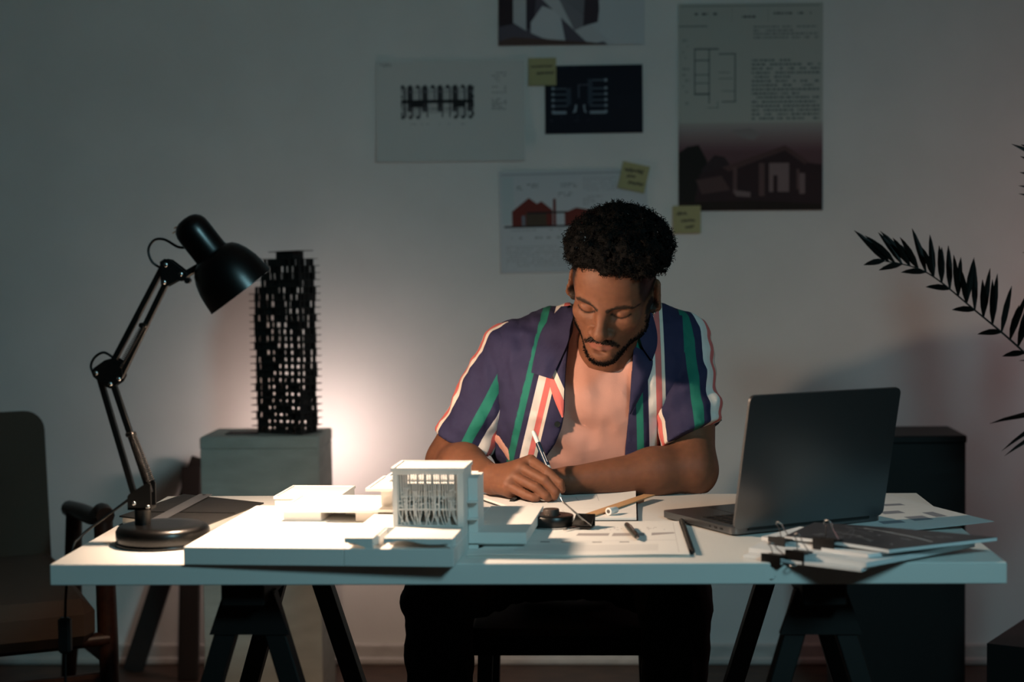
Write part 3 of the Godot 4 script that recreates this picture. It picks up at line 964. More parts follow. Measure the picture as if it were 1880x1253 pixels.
func build_palm() -> void:
	var t := thing("palm_plant", "dark green palm with feathery fronds standing on the black box", "plant", Vector3(1.08, 0.326, -3.96))
	var b := MB.new()
	b.lathe([Vector2(0, 0), Vector2(0.07, 0), Vector2(0.09, 0.14), Vector2(0.094, 0.15), Vector2(0.085, 0.15), Vector2(0.08, 0.13), Vector2(0, 0.13)], Transform3D(), 28)
	obj("pot", b, mats.black_box, t)
	b = MB.new()
	b.tube(curve([Vector3(0, 0.12, 0), Vector3(0.01, 0.25, 0), Vector3(0.03, 0.33, 0)]), [0.03, 0.03, 0.03, 0.03, 0.028, 0.028, 0.027, 0.027, 0.026, 0.026, 0.025, 0.024, 0.02], 10)
	obj("trunk", b, mats.brown, t)
	var rng := RandomNumberGenerator.new()
	rng.seed = 21
	var org := Vector3(0.03, 0.33, 0)
	# rachis points relative to the plant; first one is the frond in view
	var fronds := [
		[org, Vector3(-0.03, 0.5, 0.02), Vector3(-0.083, 0.59, 0.05), Vector3(-0.13, 0.655, 0.06), Vector3(-0.24, 0.752, 0.06), Vector3(-0.348, 0.838, 0.06), Vector3(-0.44, 0.864, 0.06)],
		[org, Vector3(0.02, 0.55, 0.03), Vector3(0.0, 0.78, 0.05), Vector3(-0.03, 0.95, 0.06), Vector3(-0.07, 1.08, 0.06)],
		[org, Vector3(0.09, 0.46, -0.04), Vector3(0.2, 0.6, -0.08), Vector3(0.33, 0.7, -0.1), Vector3(0.45, 0.72, -0.12)],
		[org, Vector3(0.06, 0.5, -0.08), Vector3(0.1, 0.68, -0.16), Vector3(0.13, 0.84, -0.24), Vector3(0.15, 0.93, -0.3)],
		[org, Vector3(0.0, 0.41, 0.08), Vector3(-0.01, 0.47, 0.16), Vector3(-0.03, 0.5, 0.24), Vector3(-0.05, 0.48, 0.34)]]
	for fi in fronds.size():
		var fr := curve(fronds[fi], 12)
		b = MB.new()
		var rad := []
		for i in fr.size(): rad.append(lerpf(0.0042, 0.0012, float(i) / fr.size()))
		b.tube(fr, rad, 6)
		var f := obj("frond", b, mats.palm_stem, t)
		var n := fr.size()
		for i in range(12, n, 2):
			var q := float(i) / n
			var dir: Vector3 = (fr[mini(i + 1, n - 1)] - fr[maxi(0, i - 1)]).normalized()
			var up := (Vector3.UP - dir * dir.y).normalized()
			if absf(dir.y) > 0.85: up = (Vector3(-1, 0.25, 0.1) - dir * dir.dot(Vector3(-1, 0.25, 0.1))).normalized()
			var sd := dir.cross(up).normalized()
			for s in [-1.0, 1.0]:
				var len := lerpf(0.15, 0.1, q) * rng.randf_range(0.8, 1.2)
				var lift: float = (0.95 if s > 0 else 0.7) + rng.randf_range(-0.2, 0.2)
				if s < 0 and i % 3 == 0:
					lift = -0.3; len *= 0.5
				var d: Vector3 = (dir * (0.1 + 1.1 * q * q) + up * lift + sd * s * 0.28 + Vector3(rng.randf_range(-0.1, 0.1), 0, 0)).normalized()
				b = MB.new()
				leaflet(b, fr[i], d, (up * 0.25 + sd * s).normalized(), len, 0.0068)
				obj("leaflet", b, mats.palm, f)

func leaflet(b: MB, p: Vector3, d: Vector3, nrm: Vector3, len: float, w: float) -> void:
	var sd := d.cross(nrm).normalized()
	var up := sd.cross(d).normalized()
	var prof := [[0.0, 0.25], [0.25, 0.95], [0.5, 1.0], [0.8, 0.55], [1.0, 0.04]]
	var l := []
	var r := []
	var m := []
	for q in prof:
		var c: Vector3 = p + d * (len * q[0]) - Vector3.UP * (0.16 * len * q[0] * q[0])
		m.append(c - up * w * 0.35 * q[1]); l.append(c - sd * w * q[1]); r.append(c + sd * w * q[1])
	for i in prof.size() - 1:
		b.fquad(l[i], m[i], m[i + 1], l[i + 1], up)
		b.fquad(m[i], r[i], r[i + 1], m[i + 1], up)
		b.fquad(l[i], m[i], m[i + 1], l[i + 1], -up)
		b.fquad(m[i], r[i], r[i + 1], m[i + 1], -up)

# ---------------------------------------------------------------- things on the desk
func roof(b: MB, x0: float, x1: float, y: float, z0: float, z1: float, th := 0.003) -> void:
	# flat roof with a raised rim; z0 is the front, z1 the back
	b.bx(Vector3((x0 + x1) / 2, y - th / 2 - 0.001, (z0 + z1) / 2), Vector3(x1 - x0, th, z0 - z1))
	var r := 0.004
	for q in [[x0, x0 + r, z0, z1], [x1 - r, x1, z0, z1], [x0 + r, x1 - r, z0, z0 - r], [x0 + r, x1 - r, z1 + r, z1]]:
		b.bx(Vector3((q[0] + q[1]) / 2, y, (q[2] + q[3]) / 2), Vector3(q[1] - q[0], 0.002, absf(q[2] - q[3])))

func vbox(b: MB, x0: float, x1: float, y0: float, y1: float, z0: float, z1: float, bev := 0.0) -> void:
	b.bx(Vector3((x0 + x1) / 2, (y0 + y1) / 2, (z0 + z1) / 2), Vector3(absf(x1 - x0), absf(y1 - y0), absf(z0 - z1)), bev)

func build_model() -> void:
	var t := thing("building_model", "white card architectural model of low flat-roofed buildings under the desk lamp", "model", Vector3(-0.655, T + 0.0005, -2.672), deg_to_rad(-3.7))
	var b := MB.new()
	vbox(b, 0, 0.2565, 0, 0.028, 0, -0.44, 0.0008)
	obj("base_slab", b, mats.card, t)
	b = MB.new()
	vbox(b, 0.257, 0.43, 0, 0.028, 0, -0.44, 0.0008)
	obj("base_slab", b, mats.card, t)
	# upper terraces: thin top plates over recesses whose fascias have wavy lower edges
	b = MB.new()
	vbox(b, 0.258, 0.3065, 0.028, 0.0425, -0.034, -0.108)
	vbox(b, 0.258, 0.303, 0.0425, 0.0445, -0.0008, -0.108)
	var fl := PackedVector2Array([Vector2(0.258, 0.0425)])
	for q in [Vector2(0.258, 0.0365), Vector2(0.266, 0.0362), Vector2(0.276, 0.0345), Vector2(0.286, 0.031), Vector2(0.293, 0.0282), Vector2(0.303, 0.0281), Vector2(0.303, 0.0425)]: fl.append(q)
	b.prism(fl, X(Vector3(0, 0, -0.0028)), 0.002)
	obj("terrace", b, mats.card, t)
	b = MB.new()
	vbox(b, 0.323, 0.4285, 0.028, 0.0425, -0.034, -0.108)
	vbox(b, 0.32, 0.4285, 0.0425, 0.0445, -0.0008, -0.108)
	var fr := PackedVector2Array([Vector2(0.32, 0.0425)])
	for q in [Vector2(0.32, 0.036), Vector2(0.332, 0.0375), Vector2(0.343, 0.0402), Vector2(0.354, 0.0408), Vector2(0.366, 0.0395), Vector2(0.378, 0.0365), Vector2(0.39, 0.035), Vector2(0.406, 0.0352), Vector2(0.42, 0.0368), Vector2(0.4245, 0.0368), Vector2(0.4245, 0.0281), Vector2(0.4285, 0.0281), Vector2(0.4285, 0.0425)]: fr.append(q)
	b.prism(fr, X(Vector3(0, 0, -0.0028)), 0.002)
	obj("terrace", b, mats.card, t)
	b = MB.new()
	vbox(b, 0.258, 0.4295, 0.028, 0.044, -0.109, -0.25)
	obj("terrace", b, mats.card, t)
	# forecourt plate
	b = MB.new()
	vbox(b, 0.037, 0.174, 0.028, 0.0294, -0.132, -0.27)
	obj("forecourt_plate", b, mats.card, t)
	# rear block
	b = MB.new()
	vbox(b, 0.032, 0.15, 0.0, 0.04, -0.452, -0.598)
	roof(b, 0.03, 0.152, 0.0425, -0.45, -0.6)
	obj("rear_block", b, mats.card, t)
	# long low building: walls under an oversailing roof
	b = MB.new()
	vbox(b, 0.097, 0.162, 0.0285, 0.046, -0.257, -0.38)
	vbox(b, 0.19, 0.253, 0.0285, 0.046, -0.33, -0.4)
	vbox(b, 0.222, 0.2545, 0.0285, 0.046, -0.262, -0.33)
	obj("pavilion_walls", b, mats.card, t)
	b = MB.new()
	roof(b, 0.09, 0.256, 0.05, -0.245, -0.42)
	obj("pavilion_roof", b, mats.card, t)
	# two-storey block behind the tall one
	b = MB.new()
	vbox(b, 0.2575, 0.264, 0.0285, 0.05, -0.247, -0.38)
	vbox(b, 0.264, 0.4, 0.0285, 0.05, -0.33, -0.335)
	vbox(b, 0.257, 0.4, 0.0475, 0.052, -0.242, -0.39)
	vbox(b, 0.262, 0.4, 0.052, 0.084, -0.285, -0.39)
	roof(b, 0.245, 0.42, 0.088, -0.236, -0.4)
	vbox(b, 0.27, 0.41, 0.0885, 0.0935, -0.34, -0.398)
	roof(b, 0.262, 0.415, 0.096, -0.335, -0.41)
	obj("middle_block", b, mats.card, t)
	# tall block: frame, roof, floors, lattice of fine sticks
	var x0 := 0.314
	var x1 := 0.43
	var y0 := 0.0445
	var y1 := 0.136
	var zf := -0.114
	var zb := -0.21
	b = MB.new()
	vbox(b, x0, x0 + 0.008, y0, y1, zf, zb)
	vbox(b, x1 - 0.01, x1, y0, y1, zf, zb)
	vbox(b, x0 + 0.008, x1 - 0.01, y1 - 0.007, y1, zf, zb)
	vbox(b, x0 + 0.008, x1 - 0.01, y0, y0 + 0.002, zf, zb)
	vbox(b, x0 + 0.008, x1 - 0.01, y0 + 0.026, y0 + 0.0285, zf - 0.004, zb)
	vbox(b, x0 + 0.008, x1 - 0.01, y0 + 0.043, y0 + 0.045, zf - 0.03, zb)
	# rear wall with a band of openings above
	vbox(b, x0 + 0.008, x1 - 0.01, y0, y0 + 0.057, zb + 0.003, zb)
	for i in 8:
		var xx := lerpf(x0 + 0.012, x1 - 0.014, i / 7.0)
		vbox(b, xx - 0.0014, xx + 0.0014, y0 + 0.057, y1 - 0.006, zb + 0.003, zb)
	obj("tall_block", b, mats.card, t)
	b = MB.new()
	roof(b, x0 - 0.002, x1 + 0.002, y1 + 0.003, zf + 0.002, zb - 0.002, 0.004)
	obj("tall_roof", b, mats.card, t)
	var rng := RandomNumberGenerator.new()
	rng.seed = 8
	for i in 26:
		var xx := lerpf(x0 + 0.0095, x1 - 0.0115, i / 25.0)
		b = MB.new()
		var bend := rng.randf_range(-0.003, 0.003)
		b.tube([Vector3(xx, y1 - 0.007, zf - 0.003), Vector3(xx + bend * 0.2, y0 + 0.06, zf - 0.003), Vector3(xx + bend, y0 + 0.027, zf - 0.003)], 0.0009, 4, false)
		# roots below the mid line spread sideways
		var lean := rng.randf_range(0.002, 0.016) * (1.0 if rng.randf() < 0.7 else -0.6)
		var fx := clampf(xx + bend + lean, x0 + 0.009, x1 - 0.011)
		b.tube(curve([Vector3(xx + bend, y0 + 0.0275, zf - 0.003), Vector3(xx + bend + (fx - xx - bend) * 0.25, y0 + 0.017, zf - 0.003), Vector3(fx, y0 + 0.002, zf - 0.003)], 3), 0.0008, 4, false)
		for k in rng.randi_range(1, 3):
			var yy := rng.randf_range(y0 + 0.03, y0 + 0.062)
			b.tube([Vector3(xx, yy, zf - 0.003), Vector3(minf(xx + 0.0041, x1 - 0.011), yy, zf - 0.003)], 0.0008, 4, false)
		obj("lattice_stick", b, mats.card, t)
	# side wing behind the tall block, notched
	b = MB.new()
	vbox(b, 0.4305, 0.446, 0.0, 0.117, -0.165, -0.24)
	vbox(b, 0.4305, 0.448, 0.05, 0.0525, -0.15, -0.165)
	vbox(b, 0.4305, 0.448, 0.078, 0.0805, -0.15, -0.165)
	obj("side_wing", b, mats.card, t)
	# low box at the side of the model
	b = MB.new()
	vbox(b, 0.4305, 0.526, 0.0095, 0.028, -0.16, -0.455, 0.0008)
	obj("side_podium", b, mats.card, t)
	b = MB.new()
	vbox(b, 0.4305, 0.522, 0.0068, 0.0095, -0.165, -0.45)
	obj("podium_plinth", b, mats.card, t)

func drawing_image(rng: RandomNumberGenerator, w: int, h: int, dark := 0.55) -> Image:
	var im := new_img(w, h, Color(0.9, 0.895, 0.88))
	for k in 26:
		var x := rng.randf_range(0.03, 0.85)
		var y := rng.randf_range(0.05, 0.9)
		iline(im, Vector2(x, y), Vector2(minf(0.97, x + rng.randf_range(0.05, 0.4)), y + rng.randf_range(-0.01, 0.01)), 1, Color(0.9, 0.895, 0.88).lerp(Color(0.3, 0.3, 0.33), dark * rng.randf_range(0.4, 1.0)))
		if k % 3 == 0: iline(im, Vector2(x, y), Vector2(x + rng.randf_range(-0.02, 0.02), minf(0.97, y + rng.randf_range(0.05, 0.3))), 1, Color(0.5, 0.5, 0.53))
	return im

func lying_sheet(called: String, corners: Array, y: float, th: float, m: Material, parent: Node, sag = null) -> MeshInstance3D:
	# corners: back left, back right, front right, front left, as (x, z)
	var b := MB.new()
	var rows := []
	var uvs := []
	for i in 9:
		var r := []
		var u := []
		for j in 13:
			var s := j / 12.0
			var q := i / 8.0
			var a: Vector2 = corners[0].lerp(corners[1], s).lerp(corners[3].lerp(corners[2], s), q)
			r.append(Vector3(a.x, y + th + (sag.call(s, q) if sag != null else 0.0), a.y)); u.append(Vector2(s, q))
		rows.append(r); uvs.append(u)
	b.shell(rows, uvs, Vector3(0, -th, 0), true)
	return obj(called, b, m, parent)

func coil(b: MB, p: Vector3, q: Vector3, turns: int, r: float, th := 0.0007) -> void:
	var d := q - p
	var x := d.cross(Vector3.UP).normalized()
	var pts := []
	for i in turns * 8 + 1:
		var an := TAU * i / 8.0
		pts.append(p + d * (float(i) / (turns * 8)) + x * cos(an) * r + Vector3.UP * sin(an) * r)
	b.tube(pts, th, 4, false)

func binder_clip(t: Node3D, at: Vector3, yaw: float, w: float, jaw: float, up_ang: float, low_ang: float) -> void:
	# spring body straddling an edge; local +z points out of the stack. Wires fold upwards and downwards
	var xf := X(at, yaw)
	var b := MB.new()
	var hh := jaw / 2
	b.prism(PackedVector2Array([Vector2(0.011, hh * 0.95 + 0.004), Vector2(0.011, -hh * 0.95 - 0.004), Vector2(-0.012, -hh - 0.0005), Vector2(-0.012, -hh - 0.002), Vector2(0.0125, -hh * 0.95 - 0.0062), Vector2(0.0125, hh * 0.95 + 0.0062), Vector2(-0.012, hh + 0.002), Vector2(-0.012, hh + 0.0005)]), xf * Transform3D(Basis(Vector3(0, 0, 1), Vector3(0, 1, 0), Vector3(-1, 0, 0)), Vector3(w / 2, 0, 0)), w)
	b.tube([xf * Vector3(-w / 2, hh + 0.0015, -0.012), xf * Vector3(w / 2, hh + 0.0015, -0.012)], 0.0016, 8)
	b.tube([xf * Vector3(-w / 2, -hh - 0.0015, -0.012), xf * Vector3(w / 2, -hh - 0.0015, -0.012)], 0.0016, 8)
	var c := obj("binder_clip", b, mats.clip_black, t)
	for s in [1.0, -1.0]:
		b = MB.new()
		var an: float = up_ang if s > 0 else low_ang
		var d := Vector3(0, sin(an) * s, cos(an))
		var o := Vector3(0, s * (hh + 0.0025), -0.012)
		var l := 0.034
		b.tube([xf * (o + Vector3(-w * 0.3, 0, 0)), xf * (o + d * l * 0.55 + Vector3(-w * 0.14, 0, 0)), xf * (o + d * l * 0.85 + Vector3(-w * 0.17, 0, 0)), xf * (o + d * l + Vector3(-w * 0.08, 0, 0)), xf * (o + d * l + Vector3(w * 0.08, 0, 0)), xf * (o + d * l * 0.85 + Vector3(w * 0.17, 0, 0)), xf * (o + d * l * 0.55 + Vector3(w * 0.14, 0, 0)), xf * (o + Vector3(w * 0.3, 0, 0))], 0.0009, 6)
		obj("wire_handle", b, mats.steel, c)

func build_stack() -> void:
	var rng := RandomNumberGenerator.new()
	rng.seed = 31
	var boards := [
		# near-left corner (picture), near-right, far-right, far-left as (x, z), bottom height, thickness, label
		["thin white board clipped at the bottom of the stack by the laptop", [Vector2(0.284, -2.85), Vector2(0.50, -2.76), Vector2(0.392, -2.598), Vector2(0.226, -2.72)], 0.0, 0.005],
		["white board second from the bottom of the clipped stack", [Vector2(0.3, -2.87), Vector2(0.6, -2.78), Vector2(0.4, -2.603), Vector2(0.236, -2.735)], 0.0056, 0.0078],
		["pale board with curved edge under the dark topmost board", [Vector2(0.335, -2.9), Vector2(0.605, -2.775), Vector2(0.408, -2.635), Vector2(0.262, -2.8)], 0.0145, 0.0055],
		["dark printed board lying on top of the clipped stack by the laptop", [Vector2(0.36, -2.9), Vector2(0.627, -2.745), Vector2(0.44, -2.638), Vector2(0.296, -2.765)], 0.0215, 0.005]]
	for i in boards.size():
		var q: Array = boards[i]
		var t := thing("clipped_board", q[0], "board", Vector3.ZERO, 0.0, "clipped boards stacked by the laptop")
		var c: Array = q[1]
		var sag := func(s: float, w: float) -> float: return (0.0016 * sin(PI * s) * (1.0 if i != 2 else -1.0)) if i >= 2 else 0.0
		var body := lying_sheet("board", c, T + q[2] + 0.0006, q[3], mats.card_cool, t, sag)
		if i == 3:
			var im := new_img(512, 360, Color(0.25, 0.245, 0.26))
			var pale := Color(0.72, 0.73, 0.74)
			iline(im, Vector2(0.33, 0.15), Vector2(0.92, 0.5), 5, pale)
			for k in 16: iline(im, Vector2(rng.randf_range(0.1, 0.6), rng.randf_range(0.2, 0.75)), Vector2(rng.randf_range(0.15, 0.75), rng.randf_range(0.3, 0.8)), 2, Color(0.4, 0.4, 0.42))
			for k in 20:
				var p := Vector2(rng.randf_range(0.12, 0.85), rng.randf_range(0.15, 0.8))
				iline(im, p, p + Vector2(rng.randf_range(0.02, 0.1), 0.03), 4, pale.lerp(Color(0.25, 0.25, 0.26), 0.4))
			var m := print_mat("print_dark_board", im, 0.42)
			var top := []
			for p in c: top.append(p)
			lying_sheet("dark_print", top, T + q[2] + q[3] + 0.0008, 0.0004, m, t, sag)
		elif i == 2:
			pass
	# clips sit on the front left edges
	var tl := [get_node("clipped_board_003"), get_node("clipped_board_002"), get_node("clipped_board_001"), get_node("clipped_board")]
	binder_clip(tl[0], Vector3(0.357, T + 0.0245, -2.712), deg_to_rad(-41), 0.04, 0.0065, 1.15, 0.2)
	binder_clip(tl[1], Vector3(0.29, T + 0.0175, -2.762), deg_to_rad(-46), 0.034, 0.0075, 0.95, 0.25)
	binder_clip(tl[2], Vector3(0.308, T + 0.0103, -2.676), deg_to_rad(-39), 0.034, 0.01, 1.0, 0.12)
	binder_clip(tl[3], Vector3(0.272, T + 0.0037, -2.69), deg_to_rad(-36), 0.034, 0.0075, 0.7, 0.75)

func build_laptop() -> void:
	var hl := Vector3(0.225, T + 0.0016, -2.919)
	var ang := atan2(0.153, 0.274)
	# local x along the hinge, local z towards the camera side of the hinge
	var t := thing("laptop", "open dark grey laptop seen from behind its lid", "laptop", hl, ang)
	var w := 0.314
	var d := 0.232
	var b := MB.new()
	b.prism(round_rect(0, -d, w, 0, 0.012), Transform3D(Basis(Vector3(1, 0, 0), Vector3(0, 0, 1), Vector3(0, 1, 0)), Vector3(0, 0.002, 0)), 0.0115)
	var body := obj("base", b, mats.laptop, t)
	for q in [[0.02, 0.02], [0.294, 0.02], [0.02, 0.21], [0.294, 0.21]]:
		b = MB.new(); b.bx(Vector3(q[0], 0.001, -q[1]), Vector3(0.02, 0.002, 0.006)); obj("rubber_foot", b, mats.black_plastic, body)
	for k in 3:
		b = MB.new()
		b.bx(Vector3(-0.0001, 0.0075, -0.035 - k * 0.018), Vector3(0.0012, 0.0035, 0.009 if k < 2 else 0.0035), 0.0004)
		obj("port", b, mats.black_plastic, body)
	b = MB.new()
	b.bx(Vector3(w / 2, 0.0137, -0.178), Vector3(0.13, 0.0006, 0.08))
	obj("trackpad", b, mats.laptop_pad, body)
	for r in 5:
		for k in 14:
			b = MB.new()
			b.bx(Vector3(0.028 + k * 0.0198, 0.0139, -0.045 - r * 0.0185), Vector3(0.0165, 0.0011, 0.0155), 0.0003)
			obj("key", b, mats.key, body)
	# lid leans towards the camera side
	var lean := deg_to_rad(12.5)
	var lx := Transform3D(Basis(Vector3(1, 0, 0), Vector3(0, cos(lean), sin(lean)), Vector3(0, -sin(lean), cos(lean))), Vector3(0, 0.012, 0.001))
	b = MB.new()
	b.prism(round_rect(0, 0, w, 0.236, 0.011), lx * Transform3D(Basis(), Vector3(0, 0, -0.0028)), 0.0056)
	var lid := obj("lid", b, mats.laptop, t)
	b = MB.new()
	b.prism(round_rect(0.004, 0.01, w - 0.004, 0.232, 0.008), lx * Transform3D(Basis(), Vector3(0, 0, -0.0034)), 0.0006)
	obj("screen_glass", b, mats.screen_off, lid)
	b = MB.new()
	b.tube([Vector3(0.03, 0.011, 0.0), Vector3(w - 0.03, 0.011, 0.0)], 0.0045, 12)
	obj("hinge", b, mats.black_plastic, t)

func round_rect(x0: float, y0: float, x1: float, y1: float, r: float) -> PackedVector2Array:
	var p := PackedVector2Array()
	for c in [[x1 - r, y1 - r, 0.0], [x0 + r, y1 - r, PI / 2], [x0 + r, y0 + r, PI], [x1 - r, y0 + r, PI * 1.5]]:
		for i in 7:
			p.append(Vector2(c[0], c[1]) + Vector2.from_angle(c[2] + PI / 2 * i / 6.0) * r)
	return p

func build_desk_things() -> void:
	var rng := RandomNumberGenerator.new()
	rng.seed = 77
	# closed black sketchbook behind the lamp base
	var t := thing("sketchbook", "thick black hardcover sketchbook behind the lamp base", "book", Vector3.ZERO)
	var nb := [Vector2(-0.815, -3.335), Vector2(-0.633, -3.215), Vector2(-0.688, -2.935), Vector2(-0.866, -3.06)]
	var inner := func(k: float) -> Array:
		var o := []
		var c: Vector2 = (nb[0] + nb[1] + nb[2] + nb[3]) / 4.0
		for p in nb: o.append(p + (c - p).normalized() * k)
		return o
	lying_sheet("back_cover", nb, T + 0.0005, 0.0025, mats.black_cover, t)
	lying_sheet("page_block", inner.call(0.006), T + 0.003, 0.013, mats.page, t)
	lying_sheet("front_cover", nb, T + 0.016, 0.0025, mats.black_cover, t)
	var b := MB.new()
	b.bar(Vector3(-0.836, T + 0.0192, -3.001 - 0.105), Vector3(-0.66, T + 0.0192, -3.085), 0.004, 0.0014)
	obj("elastic_band", b, mats.black_plastic, t)
	# steel ruler on the sketchbook
	t = thing("metal_ruler", "flat grey metal ruler lying across the black sketchbook", "ruler", Vector3.ZERO)
	b = MB.new()
	b.bar(Vector3(-0.782, T + 0.0196, -3.0), Vector3(-0.766, T + 0.0205, -3.315), 0.026, 0.0012)
	obj("blade", b, mats.ruler_metal, t)
	b = MB.new()
	b.lathe([Vector2(0, 0), Vector2(0.003, 0), Vector2(0.003, 0.0004), Vector2(0, 0.0004)], X(Vector3(-0.767, T + 0.0213, -3.303)), 12)
	obj("hang_hole", b, mats.black_plastic, t)
	# notebook under the writing hand
	t = thing("drawing_pad", "open white drawing pad with dark cover under the writing hand", "notebook", Vector3.ZERO)
	var pad := [Vector2(-0.25, -3.395), Vector2(0.072, -3.413), Vector2(0.066, -3.088), Vector2(-0.1, -3.088)]
	lying_sheet("cover", [pad[0] + Vector2(-0.003, -0.003), pad[1] + Vector2(0.003, -0.003), pad[2] + Vector2(0.003, 0.003), pad[3] + Vector2(-0.003, 0.003)], T + 0.0006, 0.0022, mats.black_cover, t)
	lying_sheet("pages", [pad[0], pad[1], pad[2], pad[3]], T + 0.0028, 0.0042, print_mat("pad_page", drawing_image(rng, 512, 512, 0.4), 0.8), t, func(s, q): return 0.006 * pow(s, 8.0) * pow(1.0 - q, 2.0))
	b = MB.new()
	coil(b, Vector3(-0.157, T + 0.009, -3.335), Vector3(-0.168, T + 0.0078, -3.292), 9, 0.005)
	b.tube([Vector3(-0.157, T + 0.009, -3.335), Vector3(-0.168, T + 0.0078, -3.292)], 0.0042, 8)
	obj("spiral_binding", b, mats.black_plastic, t)
	# wooden ruler strip
	t = thing("wooden_ruler", "pale brown wooden scale ruler lying diagonally over the drawing pad", "ruler", Vector3.ZERO)
	b = MB.new()
	b.bar(Vector3(-0.022, T + 0.009, -3.098), Vector3(0.097, T + 0.011, -3.345), 0.024, 0.0025, 0.0005)
	obj("strip", b, mats.ruler_wood, t)
	# white cap
	t = thing("pen_cap", "small white round cap lying by the wooden ruler", "cap", Vector3.ZERO)
	b = MB.new()
	var cx := Transform3D(Basis(Vector3(0, 0, 1), deg_to_rad(-90)).rotated(Vector3.UP, deg_to_rad(62)), Vector3(0.024, T + 0.0162, -3.128))
	b.lathe([Vector2(0, 0), Vector2(0.0068, 0), Vector2(0.0072, 0.001), Vector2(0.006, 0.024), Vector2(0.005, 0.026), Vector2(0, 0.026)], Transform3D(Basis(Vector3.RIGHT, deg_to_rad(-90)).rotated(Vector3.UP, deg_to_rad(-35)), Vector3(0.016, T + 0.0148, -3.112)), 20)
	obj("shell", b, mats.white_plastic, t)
	b = MB.new()
	b.lathe([Vector2(0, -0.0006), Vector2(0.0034, -0.0006), Vector2(0.0034, 0.0), Vector2(0, 0.0)], Transform3D(Basis(Vector3.RIGHT, deg_to_rad(-90)).rotated(Vector3.UP, deg_to_rad(-35)), Vector3(0.016, T + 0.0148, -3.112)), 16)
	obj("bore", b, mats.grey_rubber, t)
	# bound drawing set in front
	t = thing("drawing_booklet", "bound set of white plan drawings with a black comb spine", "booklet", Vector3.ZERO)
	var bk := [Vector2(-0.12, -3.07), Vector2(0.142, -3.068), Vector2(0.142, -2.728), Vector2(-0.212, -2.729)]
	var im := new_img(640, 512, Color(0.88, 0.875, 0.86))
	var gy := Color(0.62, 0.6, 0.6)
	ir(im, 0.4, 0.38, 0.58, 0.46, gy); ir(im, 0.6, 0.38, 0.78, 0.47, gy); ipoly(im, [[0.82, 0.38], [0.95, 0.36], [0.95, 0.4], [0.82, 0.46]], gy)
	iline(im, Vector2(0.1, 0.62), Vector2(0.95, 0.6), 2, Color(0.5, 0.49, 0.5)); iline(im, Vector2(0.15, 0.67), Vector2(0.8, 0.66), 1, gy)
	for q in [0.25, 0.36, 0.52, 0.66]: ir(im, q, 0.635, q + 0.05, 0.655, Color(0.35, 0.34, 0.35))
	ir(im, 0.18, 0.72, 0.86, 0.9, Color(0.83, 0.825, 0.815))
	iline(im, Vector2(0.955, 0.05), Vector2(0.955, 0.95), 1, gy)
	itext(im, 0.5, 0.2, 0.9, 0.3, 3, Color(0.7, 0.69, 0.69), rng, 0.3)
	lying_sheet("back_sheet", bk, T + 0.0006, 0.0016, mats.page, t)
	lying_sheet("top_sheet", bk, T + 0.0026, 0.0012, print_mat("booklet_page", im, 0.75), t, func(s, q): return 0.0016 * (sin(s * 9.0) * 0.5 + 0.5) * q)
	b = MB.new()
	coil(b, Vector3(0.145, T + 0.0062, -3.055), Vector3(0.147, T + 0.0062, -2.745), 44, 0.0046)
	b.tube([Vector3(0.147, T + 0.0055, -3.055), Vector3(0.149, T + 0.0055, -2.745)], 0.0026, 8)
	obj("comb_spine", b, mats.black_plastic, t)
	# roll of black tape with a core standing proud
	t = thing("tape_roll", "flat black roll of tape with a brown core on the drawings", "tape", Vector3(-0.083, T + 0.0064, -3.012))
	b = MB.new()
	b.lathe([Vector2(0.015, 0), Vector2(0.0365, 0), Vector2(0.0375, 0.001), Vector2(0.0375, 0.0175), Vector2(0.0365, 0.0185), Vector2(0.015, 0.0185), Vector2(0.015, 0)], Transform3D(), 40)
	obj("tape", b, mats.tape_black, t)
	b = MB.new()
	b.lathe([Vector2(0, 0.0), Vector2(0.0145, 0.0), Vector2(0.0145, 0.026), Vector2(0.0135, 0.0285), Vector2(0, 0.0285)], X(Vector3(-0.002, 0, -0.004)), 28)
	obj("core", b, mats.core_brown, t)
	b = MB.new()
	b.lathe([Vector2(0.036, -0.001), Vector2(0.039, -0.001), Vector2(0.039, 0.0005), Vector2(0.036, 0.0005), Vector2(0.036, -0.001)], Transform3D(), 40)
	obj("metal_ring", b, mats.steel, t)
	# large binder clip with one raised wire
	t = thing("binder_clip", "large black binder clip with one steel handle raised beside the tape roll", "clip", Vector3.ZERO)
	b = MB.new()
	var cxf := X(Vector3(-0.028, T + 0.0065, -2.99), deg_to_rad(75))
	b.prism(PackedVector2Array([Vector2(-0.016, 0.0), Vector2(0.014, 0.0), Vector2(0.0165, 0.021), Vector2(0.0145, 0.0212), Vector2(0.0125, 0.0018), Vector2(-0.016, 0.0018)]), cxf * Transform3D(Basis(), Vector3(0, 0, -0.017)), 0.034)
	b.prism(PackedVector2Array([Vector2(-0.012, 0.0035), Vector2(0.0125, 0.02), Vector2(0.0145, 0.0212), Vector2(-0.012, 0.0055)]), cxf * Transform3D(Basis(), Vector3(0, 0, -0.017)), 0.034)
	obj("spring_body", b, mats.clip_black, t)
	b = MB.new()
	var h0 := Vector3(-0.018, T + 0.012, -2.978)
	var h1 := Vector3(-0.063, T + 0.048, -3.005)
	b.tube([h0 + Vector3(0.004, 0, 0.006), h0.lerp(h1, 0.6) + Vector3(0.001, 0, 0.0025), h1 + Vector3(0, 0, 0.003), h1 + Vector3(-0.002, 0.001, 0), h1 + Vector3(0, 0, -0.003), h0.lerp(h1, 0.6) + Vector3(-0.001, 0, -0.0025), h0 + Vector3(-0.002, 0, -0.008)], 0.0012, 8)
	obj("wire_handle", b, mats.steel, t)
	b = MB.new()
	var l0 := Vector3(-0.035, T + 0.0075, -2.985)
